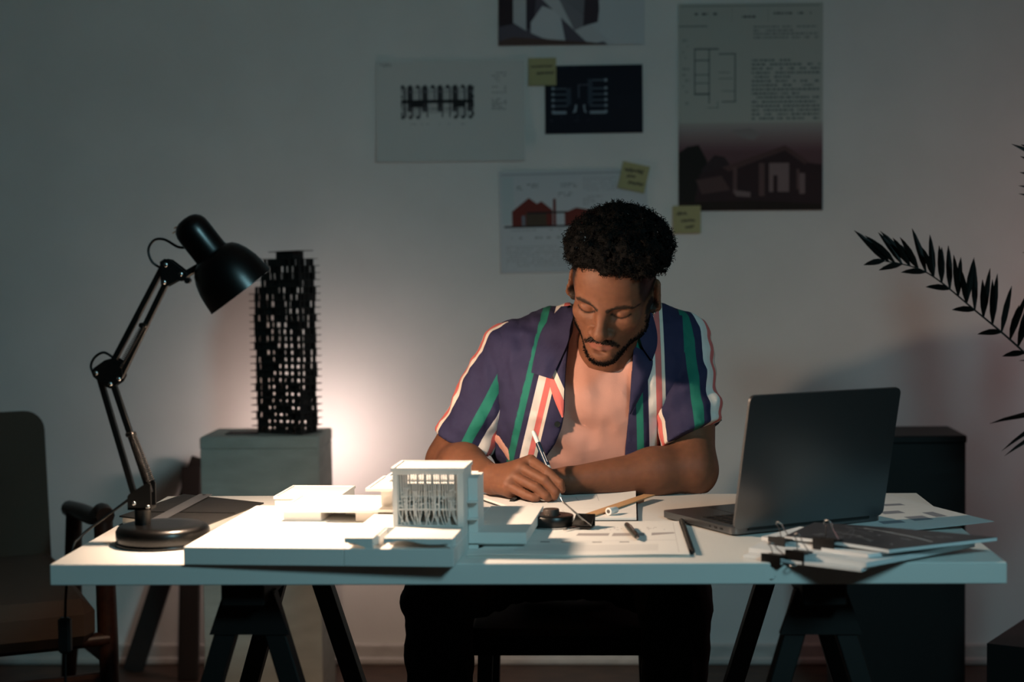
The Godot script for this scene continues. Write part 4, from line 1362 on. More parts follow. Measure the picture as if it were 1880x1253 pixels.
	var l1 := Vector3(-0.062, T + 0.0075, -2.955)
	b.tube([l0 + Vector3(0.005, 0, 0.005), l0.lerp(l1, 0.6) + Vector3(0.002, 0, 0.002), l1, l0.lerp(l1, 0.6) - Vector3(0.002, 0, 0.002), l0 - Vector3(0.005, 0, 0.005)], 0.0012, 8)
	obj("wire_handle", b, mats.steel, t)
	# small lead case
	t = thing("lead_holder", "short dark green lead holder with a metal clip on the drawings", "pencil", Vector3.ZERO)
	b = MB.new()
	var pa := Vector3(0.047, T + 0.0108, -2.985)
	var pb := Vector3(0.062, T + 0.0108, -2.86)
	b.tube([pa, pa.lerp(pb, 0.2), pa.lerp(pb, 0.8), pb], [0.0045, 0.0055, 0.0055, 0.004], 14)
	obj("barrel", b, mats.dark_green, t)
	b = MB.new()
	b.tube([pb, pb.lerp(pa, -0.12)], [0.003, 0.001], 10)
	obj("tip", b, mats.steel, t)
	b = MB.new()
	b.bar(pa.lerp(pb, 0.35) + Vector3(0, 0.007, 0), pa.lerp(pb, 0.75) + Vector3(0, 0.0065, 0), 0.003, 0.001)
	obj("pocket_clip", b, mats.steel, t)
	# loose sheets at the far end of the desk
	var im2 := new_img(512, 512, Color(0.84, 0.85, 0.85))
	for q in [[0.45, 0.3, 0.62, 0.42], [0.55, 0.5, 0.7, 0.58], [0.3, 0.45, 0.45, 0.62], [0.7, 0.3, 0.85, 0.36], [0.62, 0.68, 0.75, 0.8], [0.4, 0.75, 0.55, 0.82], [0.8, 0.6, 0.88, 0.75]]: ir(im2, q[0], q[1], q[2], q[3], Color(0.5, 0.52, 0.56))
	for k in 30:
		var a := TAU * k / 30.0
		iline(im2, Vector2(0.25, 0.22) + Vector2.from_angle(a) * 0.1, Vector2(0.25, 0.22) + Vector2.from_angle(a + 0.21) * 0.1, 4, Color(0.35, 0.36, 0.4))
	for k in 10: iline(im2, Vector2(0.1, 0.1 + k * 0.08), Vector2(0.9, 0.12 + k * 0.08), 1, Color(0.7, 0.71, 0.73))
	t = thing("site_plan", "large sheet with a grey site plan hanging over the desk end behind the laptop", "paper", Vector3.ZERO)
	lying_sheet("sheet", [Vector2(0.335, -3.36), Vector2(0.573, -3.405), Vector2(0.68, -3.0), Vector2(0.4, -2.93)], T + 0.0008, 0.0006, print_mat("site_print", im2, 0.8), t, func(s, q): return 0.011 * pow(s, 2.0) * pow(q, 1.5))

func build_pencil() -> void:
	var t := thing("mechanical_pencil", "blue and white mechanical pencil held in the man's writing hand", "pencil", Vector3.ZERO)
	var a := Vector3(-0.07, T + 0.0085, -3.272)
	var d := (Vector3(-0.128, 0.871, -3.352) - a)
	var b := MB.new()
	b.tube([a, a + d * 0.03, a + d * 0.06], [0.0006, 0.0012, 0.0022], 10)
	obj("tip", b, mats.steel, t)
	b = MB.new()
	b.tube([a + d * 0.06, a + d * 0.2, a + d * 0.3, a + d * 0.5], [0.0022, 0.0048, 0.005, 0.0052], 14)
	obj("grip", b, mats.pale_plastic, t)
	b = MB.new()
	b.tube([a + d * 0.5, a + d * 0.52, a + d * 0.8, a + d * 0.83], [0.0052, 0.0058, 0.0056, 0.0048], 14)
	obj("barrel", b, mats.navy_plastic, t)
	b = MB.new()
	b.tube([a + d * 0.83, a + d * 0.86, a + d * 0.97, a + d * 1.0], [0.0042, 0.0044, 0.0042, 0.003], 14)
	obj("push_button", b, mats.white_plastic, t)
	b = MB.new()
	b.bar(a + d * 0.56 + Vector3(0.003, 0.001, 0.0055), a + d * 0.7 + Vector3(0.003, 0.001, 0.0055), 0.0018, 0.0006, 0.0, Vector3(1, 0, 0))
	obj("print_mark", b, mats.white_plastic, t)

# ---------------------------------------------------------------- the man
const HEAD_AT := Vector3(0.0315, 1.149, -3.35)
var head_b: Basis
var fold_noise := FastNoiseLite.new()

func paint(d: Dictionary, fn: Callable) -> void:
	var c := PackedColorArray()
	c.resize(d.v.size())
	for i in d.v.size(): c[i] = fn.call(d.v[i], d.n[i])
	d.c = c

func place(d: Dictionary, xf: Transform3D) -> void:
	for i in d.v.size():
		d.v[i] = xf * d.v[i]; d.n[i] = xf.basis * d.n[i]

const SKIN := Color(0.146, 0.061, 0.034)
const HAIR := Color(0.008, 0.0062, 0.005)

func seg_dist(p: Vector3, a: Vector3, b: Vector3) -> float:
	var ba := b - a
	return (p - a - ba * clampf((p - a).dot(ba) / ba.length_squared(), 0.0, 1.0)).length()

func beard_amount(p: Vector3) -> float:
	# 1 inside the beard, 0 outside, in head space
	var q := Vector3(absf(p.x), p.y, p.z)
	var n := fold_noise.get_noise_3dv(p * 900.0) * 0.004
	var jaw := minf(seg_dist(q, Vector3(0.0, -0.112, 0.082), Vector3(0.028, -0.104, 0.07)), seg_dist(q, Vector3(0.028, -0.104, 0.07), Vector3(0.062, -0.066, 0.012)))
	jaw = minf(jaw, seg_dist(q, Vector3(0.062, -0.066, 0.012), Vector3(0.076, -0.02, 0.004)) + 0.003)
	var a := 1.0 - smoothstep(0.0155, 0.0195, jaw + n)
	var mou := minf(seg_dist(q, Vector3(0.003, -0.0585, 0.101), Vector3(0.019, -0.0625, 0.092)), seg_dist(q, Vector3(0.019, -0.0625, 0.092), Vector3(0.029, -0.074, 0.082)))
	a = maxf(a, 1.0 - smoothstep(0.0042, 0.0068, mou + n * 0.5))
	mou = seg_dist(q, Vector3(0.03, -0.074, 0.08), Vector3(0.032, -0.098, 0.07))
	a = maxf(a, 0.7 * (1.0 - smoothstep(0.002, 0.006, mou + n * 0.5)))
	return a

func head_color(p: Vector3, _n: Vector3) -> Color:
	var q := Vector3(absf(p.x), p.y, p.z)
	var s := fold_noise.get_noise_3dv(p * 220.0)
	var c := SKIN * (1.0 + 0.14 * s)
	# lips
	if p.z > 0.07:
		var lip := minf(seg_dist(q, Vector3(0.0, -0.0675, 0.097), Vector3(0.021, -0.0722, 0.089)), seg_dist(q, Vector3(0.0, -0.0795, 0.096), Vector3(0.017, -0.0765, 0.09)))
		c = c.lerp(Color(0.23, 0.08, 0.06), 0.8 * (1.0 - smoothstep(0.004, 0.0068, lip)))
	# brows and the lash line along the lowered lid
	if p.z > 0.035:
		var w := Vector2(q.x, p.y)
		var brow := 9.0
		for k in BROW.size() - 1:
			var c2 := Geometry2D.get_closest_point_to_segment(w, BROW[k], BROW[k + 1])
			brow = minf(brow, w.distance_to(c2) + 0.0022 * smoothstep(0.035, 0.064, w.x))
		c = c.lerp(HAIR * 1.6, 0.94 * (1.0 - smoothstep(0.0036, 0.0058, brow + s * 0.0012)))
		var lash := 9.0
		for k in LASH.size() - 1:
			lash = minf(lash, w.distance_to(Geometry2D.get_closest_point_to_segment(w, LASH[k], LASH[k + 1])))
		c = c.lerp(Color(0.012, 0.007, 0.005), 0.94 * (1.0 - smoothstep(0.0012, 0.0028, lash)))
	# short faded hair at the temples and round the back of the head
	var line := 0.058 - 0.35 * maxf(0.0, p.z - 0.02) * 0.0
	var temple := maxf(smoothstep(0.057, 0.066, q.x + s * 0.003 + 0.1 * (p.y - 0.05)), smoothstep(0.02, 0.0, p.z)) * smoothstep(-0.02, 0.012, p.y + s * 0.006)
	var topp := smoothstep(0.082, 0.092, p.y + s * 0.004)
	c = c.lerp(HAIR * 1.3, 0.95 * clampf(maxf(temple * (1.0 if q.x < 0.0775 or q.y > 0.025 else 0.0), topp), 0, 1))
	c = c.lerp(HAIR * 1.4, 0.94 * beard_amount(p))
	c.a = 1.0
	return c

const BROW := [Vector2(0.012, 0.0095), Vector2(0.028, 0.0165), Vector2(0.046, 0.0175), Vector2(0.063, 0.0095)]
const LASH := [Vector2(0.0165, -0.0045), Vector2(0.024, -0.009), Vector2(0.034, -0.0105), Vector2(0.043, -0.008), Vector2(0.051, -0.003)]

func make_head() -> Dictionary:
	var f := Field.new(Vector3(-0.1, -0.2, -0.135), Vector3(0.1, 0.135, 0.13), 0.0025)
	f.ell(Vector3(0, 0.035, -0.014), Vector3(0.0765, 0.088, 0.099), 0.01)
	f.ell(Vector3(0, 0.045, 0.038), Vector3(0.066, 0.058, 0.05), 0.03)
	f.ell(Vector3(0, -0.028, 0.04), Vector3(0.06, 0.07, 0.05), 0.03)
	for s in [-1.0, 1.0]:
		f.cap(Vector3(0, -0.098, 0.07), Vector3(s * 0.045, -0.066, 0.015), 0.018, 0.019, 0.028)
		f.cap(Vector3(s * 0.045, -0.066, 0.015), Vector3(s * 0.058, -0.02, -0.005), 0.018, 0.016, 0.025)
		f.ell(Vector3(s * 0.04, -0.024, 0.06), Vector3(0.024, 0.018, 0.02), 0.018)
	f.ell(Vector3(0, -0.07, 0.066), Vector3(0.034, 0.033, 0.026), 0.022)
	f.ell(Vector3(0, -0.1, 0.075), Vector3(0.022, 0.016, 0.018), 0.016)
	for s in [-1.0, 1.0]:
		f.cap(Vector3(s * 0.012, 0.0125, 0.083), Vector3(s * 0.046, 0.0165, 0.068), 0.0098, 0.0098, 0.012)
		f.ell(Vector3(s * 0.0305, -0.0025, 0.096), Vector3(0.021, 0.0135, 0.0195), 0.01, true)
		f.ell(Vector3(s * 0.0325, -0.0025, 0.0695), Vector3(0.0165, 0.0115, 0.0145), 0.004)
		f.cap(Vector3(s * 0.019, 0.0075, 0.0865), Vector3(s * 0.045, 0.0075, 0.08), 0.0016, 0.0016, 0.004, true)
	f.cap(Vector3(0, 0.012, 0.083), Vector3(0, -0.034, 0.105), 0.0085, 0.0105, 0.014)
	f.ell(Vector3(0, -0.041, 0.1055), Vector3(0.0145, 0.012, 0.0135), 0.008)
	for s in [-1.0, 1.0]:
		f.ell(Vector3(s * 0.0165, -0.045, 0.0935), Vector3(0.0105, 0.009, 0.011), 0.006)
		f.ell(Vector3(s * 0.0085, -0.0545, 0.099), Vector3(0.0045, 0.004, 0.005), 0.004, true)
	# lips
	for s in [-1.0, 1.0]:
		f.cap(Vector3(s * 0.003, -0.0672, 0.094), Vector3(s * 0.021, -0.0722, 0.0855), 0.0064, 0.0036, 0.005)
		f.cap(Vector3(0, -0.0795, 0.0918), Vector3(s * 0.018, -0.0755, 0.086), 0.0084, 0.0042, 0.005)
	f.cap(Vector3(-0.022, -0.0735, 0.094), Vector3(0, -0.0728, 0.1025), 0.0013, 0.0013, 0.004, true)
	f.cap(Vector3(0.022, -0.0735, 0.094), Vector3(0, -0.0728, 0.1025), 0.0013, 0.0013, 0.004, true)
	f.cap(Vector3(0, -0.0575, 0.103), Vector3(0, -0.063, 0.101), 0.002, 0.002, 0.006, true)
	f.ell(Vector3(0, -0.0895, 0.097), Vector3(0.013, 0.004, 0.0075), 0.008, true)
	# ears
	for s in [-1.0, 1.0]:
		var eb := Basis(Vector3.UP, s * 0.55) * Basis(Vector3.RIGHT, -0.15)
		f.ell(Vector3(s * 0.0845, -0.008, -0.012), Vector3(0.008, 0.0335, 0.02), 0.005, false, eb)
		f.ell(Vector3(s * 0.092, -0.004, -0.006), Vector3(0.006, 0.021, 0.0115), 0.004, true, eb)
		f.ell(Vector3(s * 0.081, -0.034, -0.004), Vector3(0.006, 0.0095, 0.008), 0.005)
	# neck
	var inv := head_b.transposed()
	var nb := inv * (Vector3(0.012, 1.0, -3.515) - HEAD_AT)
	f.cap(Vector3(0, -0.05, -0.035), nb, 0.054, 0.06, 0.03)
	f.tweak(func(p: Vector3, v: float) -> float: return v - 0.0022 * beard_amount(p) * (0.6 + 0.8 * absf(fold_noise.get_noise_3dv(p * 1500.0))) if p.y < -0.03 else v, 0.006)
	var d := f.net()
	paint(d, head_color)
	return d

func finger(f: Field, p: Array, r: Array) -> void:
	var rr := []
	for q in r: rr.append(q * 0.97)
	f.chain(p, rr, 0.0018)

func skin_color(p: Vector3, _n: Vector3) -> Color:
	var c := SKIN * (1.0 + 0.14 * fold_noise.get_noise_3dv(p * 160.0))
	c.a = 1.0
	return c

func make_right_arm() -> Dictionary:
	# the writing arm
	var f := Field.new(Vector3(-0.37, 0.735, -3.63), Vector3(-0.045, 0.9, -3.25), 0.0032)
	f.cap(Vector3(-0.27, 0.87, -3.57), Vector3(-0.312, 0.786, -3.565), 0.05, 0.045, 0.02)
	f.chain([Vector3(-0.312, 0.786, -3.565), Vector3(-0.275, 0.785, -3.475), Vector3(-0.212, 0.777, -3.365)], [0.045, 0.047, 0.0275], 0.02)
	var arm := f.net()
	paint(arm, skin_color)
	# the hand on a finer grid, rooted in the forearm
	f = Field.new(Vector3(-0.25, 0.738, -3.43), Vector3(-0.052, 0.842, -3.255), 0.0019)
	f.cap(Vector3(-0.236, 0.7798, -3.407), Vector3(-0.212, 0.777, -3.365), 0.034, 0.0277, 0.01)
	var wr := Vector3(-0.208, 0.776, -3.36)
	# palm: one fan of capsules
	var mcp := [Vector3(-0.133, 0.815, -3.336), Vector3(-0.151, 0.8035, -3.322), Vector3(-0.165, 0.788, -3.313), Vector3(-0.178, 0.772, -3.31)]
	var mr := [0.0125, 0.0125, 0.012, 0.0115]
	for i in 4: f.cap(wr + Vector3(0.004 * (3 - i), 0.003 * (1.5 - i), 0), mcp[i], 0.02, mr[i], 0.016)
	f.cap(wr + Vector3(0.02, -0.008, 0.028), Vector3(-0.172, 0.761, -3.315), 0.017, 0.0155, 0.014)
	f.cap(Vector3(-0.178, 0.784, -3.36), Vector3(-0.14, 0.796, -3.356), 0.018, 0.014, 0.012)
	# index, middle, ring, little
	finger(f, [mcp[0], Vector3(-0.0985, 0.797, -3.298), Vector3(-0.0745, 0.778, -3.2835), Vector3(-0.0715, 0.766, -3.283)], [0.0118, 0.0103, 0.0088, 0.0075])
	finger(f, [mcp[1], Vector3(-0.104, 0.783, -3.286), Vector3(-0.084, 0.762, -3.277), Vector3(-0.086, 0.7535, -3.279)], [0.0118, 0.0103, 0.009, 0.0078])
	finger(f, [mcp[2], Vector3(-0.1215, 0.7705, -3.282), Vector3(-0.1015, 0.7545, -3.274), Vector3(-0.0975, 0.751, -3.277)], [0.0112, 0.0098, 0.0086, 0.0076])
	finger(f, [mcp[3], Vector3(-0.1415, 0.756, -3.286), Vector3(-0.126, 0.7515, -3.277), Vector3(-0.119, 0.7505, -3.276)], [0.0108, 0.0092, 0.008, 0.007])
	# thumb on the far side of the pencil
	finger(f, [Vector3(-0.176, 0.783, -3.368), Vector3(-0.137, 0.797, -3.362), Vector3(-0.1, 0.79, -3.328), Vector3(-0.079, 0.774, -3.304)], [0.0165, 0.0135, 0.0112, 0.0088])
	var d := f.net()
	paint(d, skin_color)
	var base: int = arm.v.size()
	arm.v.append_array(d.v); arm.n.append_array(d.n); arm.c.append_array(d.c)
	for q in d.i: arm.i.append(q + base)
	return arm

func make_left_arm() -> Dictionary:
	var f := Field.new(Vector3(-0.17, 0.735, -3.6), Vector3(0.26, 0.93, -3.32), 0.0036)
	f.cap(Vector3(0.188, 0.9, -3.53), Vector3(0.186, 0.785, -3.46), 0.05, 0.0455, 0.02)
	f.chain([Vector3(0.186, 0.7815, -3.452), Vector3(0.11, 0.78, -3.432), Vector3(-0.058, 0.77, -3.384)], [0.0455, 0.044, 0.0265], 0.03)
	f.ell(Vector3(0.196, 0.768, -3.456), Vector3(0.024, 0.028, 0.024), 0.03)
	# the resting hand, tucked behind the writing hand
	var wr := Vector3(-0.06, 0.77, -3.384)
	var k := [Vector3(-0.122, 0.778, -3.386), Vector3(-0.125, 0.776, -3.402), Vector3(-0.124, 0.771, -3.418), Vector3(-0.12, 0.765, -3.432)]
	for i in 4:
		f.cap(wr + Vector3(0, 0, -0.006 * i + 0.008), k[i], 0.0185, 0.0118, 0.014)
		finger(f, [k[i], k[i] + Vector3(-0.022, -0.012, 0.002), k[i] + Vector3(-0.014, -0.0225 if i < 3 else -0.018, 0.006)], [0.0112, 0.0098, 0.0085])
	finger(f, [wr + Vector3(-0.006, 0.004, 0.014), wr + Vector3(-0.028, 0.008, 0.022), Vector3(-0.108, 0.782, -3.368), Vector3(-0.122, 0.774, -3.372)], [0.015, 0.0128, 0.0108, 0.0088])
	var d := f.net()
	paint(d, skin_color)
	return d

func torso(f: Field, g: float) -> void:
	# trunk leaning over the desk, g grows it
	f.cap(Vector3(-0.165, 1.012, -3.565), Vector3(0.16, 1.022, -3.565), 0.058 + g, 0.058 + g, 0.05)
	f.cap(Vector3(-0.1, 0.945, -3.565), Vector3(0.085, 0.95, -3.565), 0.108 + g, 0.108 + g, 0.06)
	f.cap(Vector3(-0.115, 0.84, -3.59), Vector3(0.045, 0.84, -3.59), 0.106 + g, 0.106 + g, 0.06)
	f.cap(Vector3(-0.115, 0.66, -3.66), Vector3(0.02, 0.66, -3.66), 0.112 + g, 0.112 + g, 0.06)
	f.cap(Vector3(-0.085, 1.055, -3.56), Vector3(0.0, 1.075, -3.53), 0.036 + g, 0.03 + g, 0.05)
	f.cap(Vector3(0.11, 1.06, -3.56), Vector3(0.03, 1.075, -3.53), 0.036 + g, 0.03 + g, 0.05)

func left_edge(y: float) -> float:
	return poly_at([[1.06, -0.05], [1.038, -0.058], [0.968, -0.066], [0.898, -0.0685], [0.867, -0.074], [0.832, -0.088], [0.8, -0.11], [0.6, -0.13]], y)

func right_edge(y: float) -> float:
	return poly_at([[1.07, 0.085], [1.02, 0.069], [0.926, 0.063], [0.822, 0.053], [0.6, 0.04]], y)

func poly_at(p: Array, y: float) -> float:
	if y >= p[0][0]: return p[0][1]
	for i in p.size() - 1:
		if y >= p[i + 1][0]: return lerpf(p[i][1], p[i + 1][1], (p[i][0] - y) / (p[i][0] - p[i + 1][0]))
	return p[p.size() - 1][1]

var drape_map := {}
func remember_front(f: Field) -> void:
	# first surface met from the front, at every column of the grid
	var zs := PackedFloat32Array()
	zs.resize(f.nx * f.ny)
	for y in f.ny:
		for x in f.nx:
			var z := f.nz - 1
			while z > 0 and f.f[(z * f.ny + y) * f.nx + x] > 0.0: z -= 1
			var a := f.f[(z * f.ny + y) * f.nx + x]
			var b := f.f[(mini(z + 1, f.nz - 1) * f.ny + y) * f.nx + x]
			zs[y * f.nx + x] = f.o.z + f.h * (z + (a / (a - b) if a < 0.0 and b > a else 0.0))
	drape_map = {"z": zs, "o": f.o, "h": f.h, "nx": f.nx, "ny": f.ny}

func front(p: Vector2) -> float:
	var u: float = (p.x - drape_map.o.x) / drape_map.h
	var v: float = (p.y - drape_map.o.y) / drape_map.h
	var i := clampi(int(u), 0, drape_map.nx - 2)
	var j := clampi(int(v), 0, drape_map.ny - 2)
	var z: PackedFloat32Array = drape_map.z
	var n: int = drape_map.nx
	return lerpf(lerpf(z[j * n + i], z[j * n + i + 1], u - i), lerpf(z[(j + 1) * n + i], z[(j + 1) * n + i + 1], u - i), v - j)

const PERIOD := 0.1

func stripe_uv(p: Vector3) -> Vector2:
	if p.x < 0.0:
		var c := p.x - 0.25 * (p.y - 0.96)
		if c < -0.147: return Vector2(1.0 + (c + 0.147) * 2.6, p.y)
		return Vector2(1.0 + (c + 0.147) / PERIOD, p.y)
	return Vector2((p.x + 0.02 * (p.y - 0.96)) / PERIOD + 0.48 - 1.22, p.y)

func folds(p: Vector3, k := 1.0) -> float:
	return k * (0.0035 * fold_noise.get_noise_3d(p.x * 90.0, p.y * 28.0, p.z * 40.0) + 0.0028 * fold_noise.get_noise_3d(p.x * 40.0 + p.y * 60.0 + 50.0, p.y * 30.0 - p.x * 40.0, p.z * 30.0))

func patch(called: String, a: Array, b: Array, lift_a: float, lift_b: float, m: Material, parent: Node, uv: Callable) -> MeshInstance3D:
	# cloth flap between two edges given as (x, y), draped over the front of the shirt
	var ca := curve(a, 5)
	var cb := curve(b, 5)
	var rows := []
	var uvs := []
	for i in ca.size():
		var r := []
		var u := []
		for j in 9:
			var s := j / 8.0
			var q: Vector2 = ca[i].lerp(cb[i], s)
			var z := front(q) + lerpf(lift_a, lift_b, s) + 0.004 * sin(PI * s)
			r.append(Vector3(q.x, q.y, z)); u.append(uv.call(s, float(i) / (ca.size() - 1), q))
		rows.append(r); uvs.append(u)
	var mb := MB.new()
	mb.shell(rows, uvs, Vector3(0, 0, -0.0022), false)
	return obj(called, mb, m, parent)

func sleeve_net(sh: Vector3, el: Vector3, hem: float, r0: float, r1: float, phase: float, wrap: float, tilt: Vector3, seed_off: float) -> Dictionary:
	var dir := (el - sh).normalized()
	var lo := sh.min(el) - Vector3.ONE * 0.1
	var hi := sh.max(el) + Vector3.ONE * 0.1
	var f := Field.new(lo, hi, 0.005)
	f.cap(sh, el, r0, r1, 0.01)
	var hp := sh + dir * hem
	var hn := (dir + tilt).normalized()
	f.tweak(func(p: Vector3, v: float) -> float:
		var along := (p - sh).dot(dir) / hem
		var cr := 0.0038 * sin(along * 17.0 + p.x * 60.0 + seed_off) * smoothstep(0.15, 0.5, along) * (1.0 - smoothstep(0.75, 1.0, along))
		return maxf(v + folds(p + Vector3(seed_off, 0, 0), 1.3) + cr, (p - hp).dot(hn)), 0.03)
	var d := f.net()
	var side := Vector3(1, 0, 0)
	side = (side - dir * side.dot(dir)).normalized()
	var fw := side.cross(dir).normalized()
	if fw.z < 0: fw = -fw
	var t := PackedVector2Array()
	t.resize(d.v.size())
	for i in d.v.size():
		var q: Vector3 = d.v[i] - sh
		var an := atan2(q.dot(side), q.dot(fw))
		t[i] = Vector2(an * wrap + phase, q.dot(dir))
	d.t = t
	return d

func build_person() -> void:
	fold_noise.seed = 4; fold_noise.frequency = 0.35; fold_noise.fractal_octaves = 2
	head_b = Basis(Vector3(0, 0, 1), deg_to_rad(-10)) * Basis(Vector3.UP, deg_to_rad(-11)) * Basis(Vector3.RIGHT, deg_to_rad(33))
	var hx := Transform3D(head_b, HEAD_AT)
	var who := thing("person", "person in a striped navy open shirt bending over the desk and writing", "person")
	# skin: head, neck and both arms as one body
	var head := make_head()
	var beard_at := []
	for i in head.v.size():
		if beard_amount(head.v[i]) > 0.7 and head.v[i].y < -0.045: beard_at.append(i)
	var hv: PackedVector3Array = head.v.duplicate()
	var hn: PackedVector3Array = head.n.duplicate()
	place(head, hx)
	put("body", net_mesh([head, make_right_arm(), make_left_arm()]), mats.skin, who)
	# hair
	var f := Field.new(Vector3(-0.125, -0.02, -0.135), Vector3(0.125, 0.2, 0.125), 0.0035)
	f.ell(Vector3(0.004, 0.1, -0.012), Vector3(0.087, 0.058, 0.095), 0.01)
	f.ell(Vector3(0.06, 0.106, 0.008), Vector3(0.05, 0.044, 0.07), 0.02)
	f.ell(Vector3(-0.045, 0.103, 0.012), Vector3(0.046, 0.04, 0.064), 0.02)
	f.ell(Vector3(0.0, 0.112, 0.05), Vector3(0.075, 0.034, 0.038), 0.02)
	f.ell(Vector3(0, 0.05, -0.03), Vector3(0.0795, 0.075, 0.09), 0.015)
	f.tweak(func(p: Vector3, v: float) -> float:
		var w := v + 0.011 * fold_noise.get_noise_3dv(p * 110.0) + 0.005 * fold_noise.get_noise_3dv(p * 330.0 + Vector3(7, 0, 0))
		# keep the forehead, temples and nape free
		w = maxf(w, 0.074 + 0.012 * smoothstep(0.03, 0.0, absf(p.x + 0.02)) - p.y + (0.0 if p.z > 0.03 else (p.z - 0.03) * 0.7))
		return w, 0.02)
	var hair := f.net()
	var rng := RandomNumberGenerator.new()
	rng.seed = 99
	var mb := MB.new()
	var hvn: int = hair.v.size()
	for k in 5200:
		var i := rng.randi_range(0, hvn - 1)
		var p: Vector3 = hair.v[i]
		var n: Vector3 = hair.n[i]
		if p.y < 0.06: continue
		var s := n.cross(Vector3(rng.randf_range(-1, 1), rng.randf_range(-1, 1), rng.randf_range(-1, 1))).normalized()
		var o := n.cross(s)
		var r := rng.randf_range(0.0018, 0.0038)
		var l := rng.randf_range(0.004, 0.011)
		var pts := []
		for j in 5:
			var a := j * 1.5
			pts.append(hx * (p - n * 0.002 + n * l * j / 4.0 + (s * cos(a) + o * sin(a)) * r))
		mb.tube(pts, 0.00055, 3, false)
	place(hair, hx)
	var hm := put("hair", net_mesh([hair]), mats.hair, who)
	var cm := obj("hair_curls", mb, mats.hair, hm)
	cm.set_meta("kind", "stuff")
	mb = MB.new()
	for k in 2600:
		var i: int = beard_at[rng.randi_range(0, beard_at.size() - 1)]
		var p := hv[i]
		var n := hn[i]
		var d := (n + Vector3(rng.randf_range(-0.6, 0.6), rng.randf_range(-1.0, 0.1), rng.randf_range(-0.5, 0.5))).normalized()
		var l := rng.randf_range(0.002, 0.0045) * (1.5 if p.y < -0.095 else 0.8)
		mb.tube([hx * p, hx * (p + d * l * 0.6 + n * 0.0004), hx * (p + d * l)], 0.0004, 3, false)
	var bm := obj("beard_bristles", mb, mats.hair, who)
	bm.set_meta("kind", "stuff")
	mb = MB.new()
	for k in 8:
		pass
	mb.lathe([Vector2(0, -0.0025), Vector2(0.0022, -0.0015), Vector2(0.0026, 0), Vector2(0.0022, 0.0015), Vector2(0, 0.0025)], Transform3D(head_b, hx * Vector3(0.084, -0.037, 0.006)), 10)
	obj("ear_stud", mb, mats.steel, who)
	# T-shirt
	f = Field.new(Vector3(-0.26, 0.58, -3.8), Vector3(0.25, 1.13, -3.4), 0.007)
	torso(f, 0.0)
	f.tweak(func(p: Vector3, v: float) -> float:
		var q := Vector2(p.x - 0.01, p.y - 0.95)
		var pull := sin((q.x * 0.75 + q.y * 0.5) * 85.0 + 5.0 * fold_noise.get_noise_3dv(p * 10.0)) * 0.0085 * smoothstep(0.12, 0.02, absf(q.y + 0.03 - q.x * 0.5))
		var w := v + folds(p, 0.7) + pull
		return maxf(w, 0.058 - (p - Vector3(0.016, 1.052, -3.475)).length()), 0.03)
	put("t_shirt", net_mesh([f.net()]), mats.tshirt, who)
	# open shirt: trunk with the front opening cut out
	f = Field.new(Vector3(-0.27, 0.6, -3.82), Vector3(0.26, 1.15, -3.38), 0.006)
	torso(f, 0.011)
	f.tweak(func(p: Vector3, v: float) -> float: return v + folds(p, 1.5) + 0.004 * sin(p.x * 75.0 + 5.0 * p.y) * smoothstep(0.98, 0.85, p.y), 0.04)
	remember_front(f)
	f.tweak(func(p: Vector3, v: float) -> float:
		var w := maxf(v, 0.062 - (p - Vector3(0.016, 1.075, -3.5)).length())
		if p.z > -3.57: w = maxf(w, minf(p.x - left_edge(p.y), right_edge(p.y) - p.x))
		return maxf(w, 0.64 - p.y), 0.03)
	var d := f.net()
	var t := PackedVector2Array()
	t.resize(d.v.size())
	for i in d.v.size(): t[i] = stripe_uv(d.v[i])
	d.t = t
	var shirt := put("shirt", net_mesh([d]), mats.shirt, who)
	put("sleeve", net_mesh([sleeve_net(Vector3(-0.178, 1.012, -3.563), Vector3(-0.308, 0.775, -3.562), 0.212, 0.067, 0.063, 0.03, 0.42, Vector3(0.05, -0.1, -0.1), 1.0)]), mats.shirt, shirt)
	put("sleeve", net_mesh([sleeve_net(Vector3(0.168, 1.03, -3.563), Vector3(0.195, 0.77, -3.45), 0.2, 0.067, 0.066, -0.014, 0.42, Vector3(0.36, 0, -0.1), 3.0)]), mats.shirt, shirt)
	# collar and lapels
	var navy := func(_s, q, _p): return Vector2(0.83 + 0.02 * q, q)
	patch("collar", [Vector2(-0.042, 1.112), Vector2(-0.055, 1.07), Vector2(-0.062, 1.034), Vector2(-0.094, 0.967)], [Vector2(-0.075, 1.108), Vector2(-0.112, 1.065), Vector2(-0.128, 1.01), Vector2(-0.134, 0.979)], 0.016, 0.006, mats.shirt, shirt, navy)
	patch("collar", [Vector2(0.088, 1.105), Vector2(0.083, 1.06), Vector2(0.088, 1.03), Vector2(0.104, 1.005)], [Vector2(0.108, 1.1), Vector2(0.118, 1.06), Vector2(0.118, 1.03), Vector2(0.108, 1.002)], 0.016, 0.006, mats.shirt, shirt, func(s, q, _p): return Vector2(0.88 - s * 0.5 if s < 0.3 else 0.83, q))
	patch("lapel", [Vector2(-0.062, 1.03), Vector2(-0.066, 0.98), Vector2(-0.069, 0.93), Vector2(-0.07, 0.89)], [Vector2(-0.075, 1.01), Vector2(-0.096, 0.965), Vector2(-0.092, 0.935), Vector2(-0.074, 0.888)], 0.01, 0.004, mats.shirt, shirt, func(s, q, p): return Vector2(0.28 + (p.x + 0.1 + (p.y - 0.9) * 0.45) * 6.0, q))
	patch("lapel", [Vector2(0.071, 1.03), Vector2(0.068, 0.985), Vector2(0.065, 0.94), Vector2(0.06, 0.895)], [Vector2(0.092, 1.02), Vector2(0.109, 1.0), Vector2(0.096, 0.955), Vector2(0.064, 0.893)], 0.01, 0.004, mats.shirt, shirt, navy)
